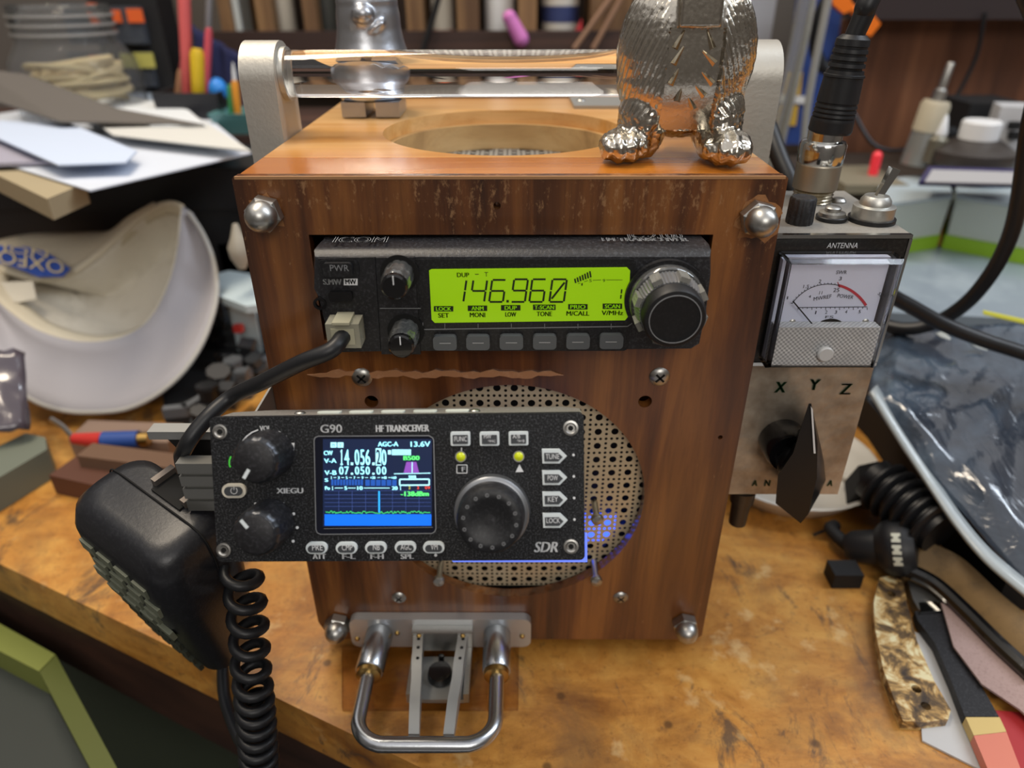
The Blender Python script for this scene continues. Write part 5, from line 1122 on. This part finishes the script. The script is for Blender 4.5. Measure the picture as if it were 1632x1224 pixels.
t = thing('white_carton', 'plain pale carton in the rack above the navy cloth', 'box'); p, q = PY(366, 40, ry+.04), PY(394, 40, ry+.04)
b = B(); b.box(p.x, q.x, ry+.02, ry+.06, sz, sz+.13, .001); b.done('carton_body', mat('carton_pale', '#b9bfbe', .6), t)
bottle('squeeze_bottle', 436, 474, std, mat('bottle_white', '#c0bcb2', .5), 'white bottle with sea-green base in the rack', 'bottle', extras=(('green_band', .0, .030, mat('seagreen', '#6f9483', .5)),))
bottle('dark_bottle', 503, 546, std, mat('bottle_charcoal', '#3f413f', .5), 'charcoal bottle behind the aluminium figurine', 'bottle')
bottle('orange_bottle', 684, 726, [(.75, 0), (.8, .004), (1, .02), (1, .12), (.4, .135), (.4, .15)], mat('bottle_orange', '#c2552a', .45), 'orange bottle with white upper part in the rack', 'bottle', extras=(('white_band', .036, .13, mat('bottle_white', '')),))
bottle('white_bottle', 768, 824, [(.85, 0), (.95, .004), (1, .12), (.5, .135), (.4, .15)], M_white, 'white bottle beside the pink clip', 'bottle')
bottle('paste_tub', 858, 926, [(.9, 0), (.95, .003), (1.05, .10), (1.05, .12), (.8, .125), (.8, .15)], mat('tub_white', '#cfcbc2', .5), 'off-white tub with navy print and red mark', 'bottle', extras=(('navy_band', .044, .12, mat('tub_navy', '#2f3a66', .5)),))
b = B(); p = PY(918, 48, ry+.014); b.slab([(p.x-.008, ry+.0130, p.z-.012), (p.x+.008, ry+.0130, p.z-.012), (p.x+.006, ry+.0130, p.z+.012)], (0, .001, 0)); tag(b.done('red_tag', mat('tag_red', '#b8323a', .5)), 'red triangular tag at the right of the tub', 'tag')
p, q = PY(812, 28, ry-.012), PY(830, 62, ry-.012)
b = B(); b.tube([p, q], lambda t: .0075+.0015*t, 20); b.ell(p, (.0078, .0078, .0078), n=10); b.ell(q, (.009, .009, .009), n=10); tag(b.done('pink_clip', mat('pink_foam', '#c673b6', .6)), 'rounded pink foam plug hooked over the rack lip', 'plug')
for (u0, v0, u1, v1, lb_) in ((915, 78, 985, -20, 'longer thin wooden stick leaning across the rack'), (945, 78, 1000, -20, 'second wooden stick leaning parallel to it')):
    p, q = PY(u0, v0, ry-.004), PY(u1, v1, ry-.004); b = B(); b.tube([p, q], .0030, 12); tag(b.done('wooden_stick', mat('stick_tan', '#91705a', .6)), lb_, 'stick')
b = B(); p, q = PY(672, 85, ry-.006), PY(704, -20, ry-.006); b.tube([PY(655, 110, ry-.006), p, q], .0034, 12, 5); tag(b.done('black_strap', M_matte), 'black strap hanging over the rack left of the orange bottle', 'strap')
# low storage right behind wooden box
b = B(); b.box(-.14, .18, .40, .56, BZ, .15, .004); tag(b.done('storage_box', mat('green_dark', '#2c3a30', .5)), 'dark green storage box behind the wooden radio box', 'box')
b = B(); p = PY(1040, 35, .70); b.lathe([(.030, -.022), (.033, -.02), (.033, .02), (.030, .022)], p, (0, 1, 0), 36); tag(b.done('tape_roll', mat('tape_black', '#1b1c22', .4)), 'black tape roll right of the rack', 'tape')
b = B(); p, q = PY(1008, 25, .69), PY(1022, 80, .69); b.box(p.x, q.x, .685, .70, q.z-.02, p.z, .002); tag(b.done('white_card', mat('card_white', '#aeb6c4', .6)), 'pale blue-white card leaning below the tape roll', 'card')

# ================================================================== RIGHT BACKGROUND
gb = B(); p0, p1 = PY(1010, 0, .76), PY(1128, 0, .76); gb.box(p0.x, p1.x, .765, .775, .12, .42, 0); tag(gb.done('grey_backboard', mat('panel_grey', '#8b8d90', .6)), 'grey panel behind the front figurine', 'panel')
gb = B(); p0, p1 = PY(1124, 0, .62), PY(1139, 0, .62); gb.box(p0.x, p1.x, .62, .63, BZ, .42, .001); tag(gb.done('wood_post', mat('post_brown', '#5d4434', .6)), 'slim brown wood post left of the white panel', 'post')
gb = B(); p0, p1 = PY(1139, 0, .62), PY(1238, 0, .62); gb.box(p0.x+.0005, p1.x, .62, .64, BZ, .42, .001); tag(gb.done('white_upright', mat('panel_white', '#9fa0a6', .6)), 'tall off-white panel behind the right bracket', 'panel')
gb = B(); p0, p1 = PY(1262, 120, .52), PY(1290, -20, .52); gb.tube([Vector((p0.x-.012, .52, BZ+.0)), p0, p1], .0085, 24, 4); tag(gb.done('clear_tube', mat('tube_clear', '#d4d4cc', .1, trans=.8, ior=1.3)), 'leaning clear plastic tube beside the white panel', 'tube')
bl = thing('blue_package', 'blue package with yellow stripes behind the coax plug', 'package')
q = [PY(1282, -20, .58), PY(1345, -20, .58), PY(1320, 230, .58), PY(1250, 230, .58)]
b = B(); b.slab(q, (0, .02, 0), .001); b.done('package_body', mat('pack_blue', '#27407f', .5), bl)
for u, v0, v1 in ((1273, 115, 152), (1266, 168, 200)): P_ = [PY(u-5, v0, .579), PY(u+6, v0, .579), PY(u+2, v1, .579), PY(u-9, v1, .579)]; b = B(); b.slab(P_, (0, -.001, 0)); b.done('yellow_stripe', mat('stripe_yellow', '#c4a03a', .5), bl)
P_ = [PY(1264, 152, .579), PY(1290, 154, .579), PY(1288, 166, .579), PY(1262, 164, .579)]; b = B(); b.slab(P_, (0, -.001, 0)); b.done('white_stripe', M_white, bl)
b = B(); p0, p1 = PY(1290, 150, .50), PY(1326, -30, .50); b.tube([PY(1280, 240, .50), p0, p1], .0036, 14, 4); tag(b.done('grey_rod', mat('rod_light', '#a4a6a4', .35, .4)), 'pale grey rod just left of the cable boot', 'rod')
b = B(); b.tube([PY(1340, -30, .54), PY(1308, 20, .54), PY(1300, 80, .54), PY(1320, 110, .54), PY(1345, 60, .54)], .006, 12, 8); tag(b.done('black_hose', M_rubber), 'black cable loop hanging behind the grey rod', 'cable')
og = thing('orange_clamp', 'bright orange clamp hanging on the brown board', 'clamp')
b = B(); P_ = [PY(1325, -12, .53), PY(1352, -12, .53), PY(1362, 14, .53), PY(1345, 22, .53), PY(1328, 8, .53)]; b.slab(P_, (0, .012, 0), .002, 2); b.done('clamp_jaw', mat('clamp_orange', '#e8741c', .4), og)
b = B(); P_ = [PY(1374, 22, .53), PY(1388, 18, .53), PY(1404, 38, .53), PY(1388, 58, .53), PY(1368, 50, .53)]; b.slab(P_, (0, .012, 0), .002, 2); b.done('clamp_handle', mat('clamp_orange', ''), og)
b = B(); b.tube([PY(1350, 8, .536), PY(1380, 34, .536)], .004, 10); b.done('clamp_spine', mat('clamp_orange', ''), og)
# brown board wall with shelf underside
bd = thing('brown_board', 'brown wood panel standing at the back right', 'panel')
x0 = PY(1335, 100, .60).x; b = B(); b.box(x0, 1.0, .60, .612, .06, PY(1500, 30, .60).z, .001); b.done('board_panel', M_board, bd)
b = B(); b.box(x0, 1.0, .56, .63, PY(1500, 28, .60).z, .42, .001); b.done('shaded_shelf', mat('shelf_shade', '#2b2020', .7), bd)  # shelf above the board, its shadow put into the dark colour
rz = thing('rear_shelf', 'low dark shelf at the back right crowded with bottles', 'shelf'); SH = .112
b = B(); b.box(.22, 1.0, .432, .599, SH-.012, SH, .001); b.done('shelf_board', mat('shelf_dark', '#3b322b', .6), rz)
for x in (.225, .6, .98): b = B(); b.box(x, x+.012, .44, .59, BZ, SH-.0122, 0); b.done('shelf_support', mat('shelf_dark', ''), rz)
# grey pen-like tool, silver nozzle bottle
def standing(name, u, vb, vt, y, prof, m, label, cat, lean=(0, 0, 1), parts=()):
    p = PY(u, vb, y); q = PY(u, vt, y); Lh = (q-p).length; t = thing(name, label, cat, (p.x, y, max(p.z, SH)))
    b = B(); b.lathe([(r, h*Lh) for r, h in prof], (0, 0, 0), lean, 24); b.done('body', m, t)
    for nm, pr2, mm in parts: b = B(); b.lathe([(r, h*Lh) for r, h in pr2], (0, 0, 0), lean, 24); b.done(nm, mm, t)
    return t
sil = mat('sil_body', '#9b9c98', .35, .6)
standing('glue_syringe', 1456, 262, 105, .46, [(.0125, 0), (.0120, .30), (.0118, .34)], sil, 'tall silver tube with cream collar and thin nozzle', 'tube', (.10, 0, 1), (('cream_collar', [(.0125, .341), (.0128, .60), (.011, .64)], mat('cream_collar', '#b3aa94', .5)), ('nozzle', [(.006, .641), (.0055, .74), (.0035, .76), (.0035, .99), (.003, 1)], M_steel)))
standing('nozzle_bottle', 1483, 258, 188, .45, [(.010, 0), (.010, .5), (.006, .6)], mat('nozz_dark', '#6f6b5e', .4, .5), 'small bottle with pointed pale tip beside the silver tube', 'bottle', (.06, 0, 1), (('pointed_tip', [(.0058, .601), (.006, .66), (.002, 1), (.0005, 1.04)], M_white),))
standing('black_bottle', 1500, 255, 205, .47, [(.009, 0), (.009, .8), (.005, 1)], M_matte, 'short black bottle behind the pointed tip', 'bottle')
wbk = standing('round_bottle', 1545, 262, 198, .44, [(.035, 0), (.037, .1), (.036, .35), (.020, .60)], mat('bottle_brown', '#3a3532', .35), 'dark round bottle with wide white screw cap', 'bottle', (0, 0, 1), (('white_cap', [(.0155, .601), (.0165, .62), (.0165, 1.0), (.0150, 1.04)], M_white),))
p = PY(1600, 165, .50); b = B(); b.box(PY(1548, 165, .50).x, PY(1640, 165, .50).x, .50, .56, SH, p.z, .002); tag(b.done('black_box', M_matte), 'black box behind the bottle with the white cap', 'box')
wc = thing('tall_carton', 'tall white carton with black printed mark at the frame edge', 'carton'); a_, c_ = PY(1597, 170, .45), PY(1660, 282, .45)
b = B(); b.slab([(a_.x, .45, SH+.0), (c_.x, .43, SH), (c_.x, .47, SH), (a_.x+.01, .48, SH)], (0, 0, a_.z-SH), .001); b.done('carton_body', mat('carton_white', '#b4b5b8', .6), wc)
b = B()
for v in (200, 216): p = PY(1617, v, .44); b.box(p.x-.004, p.x+.005, .4385, .4440, p.z-.0035, p.z+.0030, 0)
b.done('printed_mark', M_hole, wc)
p = PY(1586, 245, .455); b = B(); b.box(p.x-.010, p.x+.010, .452, .462, SH, p.z+.008, .002); tag(b.done('orange_block', mat('orange_dull', '#b4602e', .5)), 'dull orange block between round bottle and carton', 'block')
p = PY(1397, 253, .46); b = B(); b.lathe([(.0035, 0), (.0045, .01), (.0045, max(.014, p.z-SH+.004)), (.002, max(.017, p.z-SH+.007))], (p.x, .46, SH), (0, 0, 1), 16); tag(b.done('red_switch', mat('red_glow', '#d8323c', .4, emit=.3)), 'small red capped post glowing on the rear shelf', 'switch')
b = B(); p, q = PY(1340, 262, .44), PY(1395, 240, .50); b.box(p.x, q.x, .42, .50, SH, SH+.008, .001); tag(b.done('beige_pad', mat('beige_dark', '#77705e', .7)), 'beige pad on the rear shelf behind the coax plug', 'pad')
b = B(); b.tube([PY(1570, 20, .552), PY(1552, 100, .560), PY(1500, 190, .560), PY(1450, 235, .552), PY(1395, 232, .55), PY(1360, 180, .57)], .0022, 8, 8); tag(b.done('thin_wire', M_rubber), 'thin black wire drooping in front of the brown board', 'wire')
b = B(); b.slab([PZ(1465, 288, SH+.030), PZ(1480, 265, SH+.030), PZ(1650, 270, SH+.030), PZ(1650, 292, SH+.030)], (0, 0, -.004), .001); tag(b.done('navy_rimmed_tray', mat('tray_navy', '#34305a', .4)), 'navy-rimmed flat tray behind the green-bottomed bins', 'tray')
b = B(); b.slab([PZ(1474, 289, SH+.0315), PZ(1486, 270, SH+.0315), PZ(1650, 275, SH+.0315), PZ(1650, 293, SH+.0315)], (0, 0, -.001), 0); tag(b.done('grey_sheet', mat('sheet_grey', '#a3a2a4', .6)), 'light grey sheet lying in the navy-rimmed tray', 'sheet')

# pile under the plastic bag, translucent bins with green bottoms
pl_ = thing('black_crate', 'black crate under the plastic bag at the right', 'crate')
b = B(); b.slab([(.262, .19, BZ), (.258, .1165, BZ), (.257, .071, BZ), (.262, .030, BZ), (.45, -.02, BZ), (.62, .02, BZ), (.62, .36, BZ), (.25, .36, BZ)], (0, 0, .040), .003, 2); b.done('crate_body', M_matte, pl_)
BINZ = .073
b = B(); b.slab([(.225, .25, .060), (.62, .20, .060), (.66, .395, .060), (.225, .395, .060)], (0, 0, .010), .003); tag(b.done('grey_binder', mat('binder_grey', '#84909b', .3, coat=.4, grain=.6, gscale=22, c2='#aab6bd', bump=.3)), 'blue-grey plastic binder under the green-bottomed bins', 'binder')
def bin_(px, zb_, h, label):
    base = [PZ(u, v, zb_) for u, v in px]; t = thing('storage_bin', label, 'bin', group=None)
    c = sum(base, Vector())/4
    gr = [c+(p-c)*1.0 for p in base]
    b = B(); b.slab([(p.x, p.y, zb_) for p in gr], (0, 0, h*.28), .002, 2); b.done('bin_base', mat('bin_green', '#8ab52a', .45), t)
    b = B(); b.loops([[(c+(p-c)*s).to_tuple()[:2]+(zb_+h*hh,) for p in base] for s, hh in ((.97, .285), (1.0, 1.0), (.96, 1.0), (.93, .30))]); b.done('bin_wall', mat('bin_clear', '#d3ddd6', .4, trans=.3, ior=1.15), t, ang=20)
    b = B(); b.slab([((c+(p-c)*1.015).x, (c+(p-c)*1.015).y, zb_+h*1.005) for p in base], (0, 0, .003), .001); b.done('bin_lid', mat('lid_clear', '#c3d0d6', .22, trans=.3, ior=1.2), t)
bin_([(1372, 415), (1492, 396), (1484, 352), (1385, 366)], BINZ-.0028, .046, 'translucent bin with green base, nearest the toggle switch')
bin_([(1500, 396), (1660, 427), (1700, 372), (1500, 352)], BINZ-.0028, .046, 'translucent bin with green base, at the frame edge')
# big clear plastic bag
b = B(); rows = []; random.seed(2)
TL_, TR_, BL_, BR_ = Vector((.232, .262, .062)), Vector((.60, .235, .075)), Vector((.235, .150, .028)), Vector((.60, -.03, .05))
crn = [(1405, 525, .475), (1660, 530, .455), (1660, 945, .34), (1386, 625, .415)]
A_, Bq, Cq, Dq = [PD(*p) for p in crn]
NX, NY = 44, 48
for j in range(NY+1):
    s = j/NY; row = []
    for k in range(NX+1):
        r_ = k/NX; p = A_.lerp(Bq, r_).lerp(Dq.lerp(Cq, r_), s)
        e_ = min(1, min(r_, 1-r_*.0, s*2+.2, (1-s))*9); 
        hh = .010*e_+.0045*e_*pnoise(Vector((r_*4+s*2, s*3-r_*2, 3)))+.0022*e_*abs(pnoise(Vector((r_*9+s*6, s*4, 8))))*min(1, r_*3)
        row.append(p+Vector((0, -.2, 1)).normalized()*(hh-.006))
    rows.append(row)
b.loops(rows, closed=False)
N = Nodes('bag_blue'); vv = N.coord(); f = N.noise(vv, 16, 5, .6, .8)
N.l(N.ramp(f, [(.36, '#29303b'), (.5, '#35404e'), (.62, '#445261'), (.76, '#64727b')]), N.b.inputs['Base Color']); N.b.inputs['Roughness'].default_value = .16; N.b.inputs['Coat Weight'].default_value = .8; N.bump(N.noise(N.coord((1, .3, 1), (0, 0, .7)), 60, 3, .5, 1.5), .5, .004)
bag = thing('plastic_package', 'big clear plastic bag over dark blue contents at the right', 'bag')
b.done('bag_body', N.m, bag, ang=80, solid=.0015)
b = B(); ed = [PD(1386, 625, .414), PD(1425, 690, .40), PD(1470, 760, .385), PD(1520, 835, .367), PD(1570, 895, .352), PD(1640, 955, .337)]; E1 = catmull(ed, 6)
E2 = [p+Vector((.006, .006, .001)) for p in E1]; b.loops([E1, E2], closed=False); b.done('bag_seam', mat('seam_white', '#9ba4a8', .25, coat=.5), bag, ang=80, solid=.0022)
b = B()
for u, v, w in ((1502, 535, 12), (1560, 552, 13), (1575, 608, 6)):
    t_ = .44; P_ = [PD(u-w, v-4, t_), PD(u, v-7, t_), PD(u+w, v+4, t_), PD(u+w*.9, v+7, t_), PD(u-w*.4, v+2, t_)]; b.slab(P_, -_f*.001)
b.done('clear_flaps', mat('flap', '#c5cccb', .2, coat=.5), bag)
b = B(); b.slab([PD(1567, 494, .445), PD(1640, 510, .44), PD(1640, 516, .44), PD(1568, 499, .445)], (0, 0, -.001)); tag(b.done('yellow_strip', mat('strip_yellow', '#cfd04a', .5)), 'thin yellow plastic strip lying on the big bag', 'strip')
# bowl, hose, connector, bone handle, brush, card, sandpaper, binder
cb = PZ(1257, 742, BZ+.012); bw = thing('white_bowl', 'shallow white plastic bowl behind the meter box', 'bowl', (cb.x, cb.y+.003, BZ))
b = B(); b.lathe([(.036, 0), (.045, .002), (.0545, .015), (.057, .018), (.0545, .018), (.050, .013), (.043, .0045), (0, .004)], (0, 0, 0), (0, 0, 1), 56); b.done('bowl_body', mat('bowl_white', '#d4d2cb', .4), bw, ang=50)
hs = thing('corrugated_hose', 'black ridged hose end on the bench by the plastic bag', 'hose'); h0 = PD(1392, 762, .42); h1 = PD(1500, 850, .385)
b = B(); b.tube([h0, h1], .013, 24); b.done('hose_body', M_rubber, hs)
b = B(); d = (h1-h0); 
for k in range(6): b.lathe([(.0135, 0), (.0165, .0018), (.0165, .0032), (.0135, .005)], h0+d*(.12+.14*k), d, 28)
b.done('hose_ridges', M_rubber, hs)
b = B(); P_ = [PD(1368, 742, .43), PD(1400, 735, .43), PD(1440, 748, .42), PD(1420, 790, .42), PD(1372, 778, .425)]; b.slab(P_, (0, .01, -.02), .001); tag(b.done('black_block', M_matte), 'matt black angular block behind the ridged hose', 'block')
b = B(); b.tube([PZ(1340, 762, BZ+.012), PZ(1410, 800, BZ+.012), PZ(1500, 880, BZ+.006)], .0016, 8, 6); tag(b.done('white_stick', mat('stick_white', '#b9b2a6', .5)), 'thin pale stick leaning from the bowl under the hose', 'stick')
bj = thing('black_gear_knob', 'round black knob with white ladder mark and a stub shaft', 'knob'); kc = PZ(1408, 872, BZ+.016)
b = B(); b.lathe([(.006, -.020), (.009, -.016), (.010, -.004), (.0145, 0), (.0160, .004), (.0160, .011), (.0130, .016), (0, .0175)], kc, (.75, -.35, .30), 40); b.done('knob_body', mat('knob_rubber', '#1d1e21', .45), bj)
ax_ = Vector((.75, -.35, .30)).normalized(); bx_, by_, bz_ = basis(ax_); vdir = (CAM-kc).normalized()
side = (vdir-ax_*vdir.dot(ax_)).normalized(); tan = ax_.cross(side)
b = B()
for a0 in (-.42, -.02, .38):
    for k in range(3):
        a = a0+k*.10; c_ = kc+ax_*.0075+(side*math.cos(a)+tan*math.sin(a))*.0162; tt = (-side*math.sin(a)+tan*math.cos(a)); b.slab([c_+ax_*(.0022 if k != 1 else .0012)+tt*.0009, c_-ax_*(.0022 if k != 1 else .0012)+tt*.0009, c_-ax_*(.0022 if k != 1 else .0012)-tt*.0009, c_+ax_*(.0022 if k != 1 else .0012)-tt*.0009], (c_-kc).normalized()*.0004)
b.done('ladder_mark', mat('mark_cream', '#cfd0c0', .5), bj)
b = B(); q0_ = kc-ax_*.018; b.tube([q0_, q0_+Vector((-.006, .012, .002)), PZ(1330, 838, BZ+.010)], .0038, 14, 6); b.box(kc.x-.032, kc.x-.016, kc.y-.016, kc.y-.004, BZ+.0002, BZ+.010, .0015); b.done('knob_shaft', M_matte, bj)
b = B(); b.tube([PZ(1328, 840, BZ+.009), PZ(1296, 853, BZ+.002)], .0009, 8); b.done('wire_tail', M_matte, bj)
# bone handle scale
bn = thing('bone_knife_scale', 'mottled bone knife handle slab lying flat on the bench', 'knife handle')
zz = BZ+.0065
oc = [(1399, 930), (1402, 920), (1422, 916), (1440, 925), (1446, 960), (1462, 1020), (1490, 1085), (1516, 1130), (1512, 1145), (1470, 1150), (1440, 1148), (1428, 1120), (1408, 1065), (1395, 1000), (1393, 960)]
P_ = [PZ(u, v, zz) for u, v in oc]; cbn = sum(P_, Vector())/len(P_)
hl = [PZ(1421, 945, zz), PZ(1461, 1097, zz), PZ(1476, 1124, zz)]
V, Fc = curve_mesh([[(p.x, p.y) for p in P_]]+[circ(h.x, h.y, .0022, 14) for h in hl], .0050)
N = Nodes('mottled_bone'); vv = N.coord(); f = N.noise(vv, 75, 6, .65, .5)
N.l(N.ramp(f, [(.38, '#3a2f27'), (.47, '#6e5738'), (.52, '#b9945a'), (.6, '#ded3a8')]), N.b.inputs['Base Color']); N.b.inputs['Roughness'].default_value = .3; N.bump(f, .3, .001)
b = B(); b.add_mesh([(v[0], v[1], zz-.0030+v[2]) for v in V], Fc); bmesh.ops.remove_doubles(b.bm, verts=b.bm.verts, dist=1e-6)
b.done('bone_slab', N.m, bn, ang=40)
b = B(); b.slab([(cbn.x+(p.x-cbn.x)*1.0, cbn.y+(p.y-cbn.y)*1.0, BZ+.0001) for p in P_], (0, 0, .0008)); b.done('pale_liner', mat('liner', '#c7a768', .4), bn)
# paint brush
br = thing('flat_paint_brush', 'flat brush with black and coral handle and metal ferrule', 'brush'); zb_ = BZ+.007
def zpoly(px, z): return [PZ(u, v, z) for u, v in px]
b = B(); b.slab(zpoly([(1447, 925), (1478, 922), (1506, 962), (1504, 973), (1468, 977), (1455, 955)], zb_+.001), (0, 0, -.006), .001, 2); b.done('ferrule', M_steel, br)
b = B(); b.slab(zpoly([(1464, 960), (1505, 957), (1507, 972), (1467, 976)], zb_+.0018), (0, 0, -.0012), .0004); b.done('ferrule_band', M_chrome, br)
b = B(); b.slab(zpoly([(1458, 974), (1508, 972), (1520, 1020), (1560, 1085), (1592, 1142), (1538, 1142), (1516, 1085), (1490, 1025), (1462, 988)], zb_), (0, 0, -.005), .0015, 3); b.done('black_handle', M_black, br)
b = B(); b.slab(zpoly([(1539, 1143), (1593, 1143), (1604, 1166), (1552, 1172)], zb_), (0, 0, -.005), .0005); b.done('yellow_band', mat('band_yellow', '#c9b071', .5), br)
b = B(); b.slab(zpoly([(1552, 1172.5), (1604, 1166.5), (1640, 1260), (1595, 1275)], zb_), (0, 0, -.005), .0012, 2); b.done('coral_end', mat('coral_end', '#cd7a66', .5), br)
flat('white_card', [(1440, 1000), (1492, 1020), (1640, 1240), (1640, 1290), (1560, 1225), (1470, 1180), (1468, 1150)], BZ+.0012, .0010, mat('card', '#b9b9b9', .6), 'white card sheet under the bone handle and brush', 'card')
b = B(); b.slab(zpoly([(1500, 960), (1600, 1020), (1680, 1100), (1680, 1180), (1625, 1130), (1565, 1090), (1520, 1030)], BZ+.0095), (0, 0, -.0010)); tag(b.done('sandpaper', mat('sandpaper', '#a08984', .9, grain=.5, gscale=900, c2='#6a5550', bump=.5)), 'pinkish grey sandpaper sheet beside the brush', 'sandpaper')
b = B(); b.slab(zpoly([(1560, 1130), (1625, 1135), (1690, 1190), (1690, 1240), (1620, 1240)], BZ+.0035), (0, 0, -.0018)); tag(b.done('red_folder', mat('folder_red', '#a02a2e', .5)), 'dark red card under the sandpaper', 'card')
bn2 = thing('leather_binder', 'black and tan curved leather sheath under the plastic bag', 'sheath')
O1 = catmull([PZ(u, v, BZ+.013) for u, v in ((1440, 905), (1490, 930), (1540, 975), (1590, 1025), (1650, 1080))], 6); O2 = catmull([PZ(u, v, BZ+.024) for u, v in ((1470, 862), (1530, 890), (1590, 945), (1640, 985), (1690, 1020))], 6)
b = B(); b.loops([[p+Vector((0, 0, -.010)) for p in O1], O1, O2, [p+Vector((.02, .02, -.022)) for p in O2]], closed=False); b.done('sheath_body', mat('tan_leather', '#7d6440', .55, grain=.5, gscale=90, c2='#2a2520'), bn2, ang=60, solid=.002)
b = B(); b.tube(O1, .0042, 10, smooth=False); b.done('sheath_piping', M_gloss, bn2)
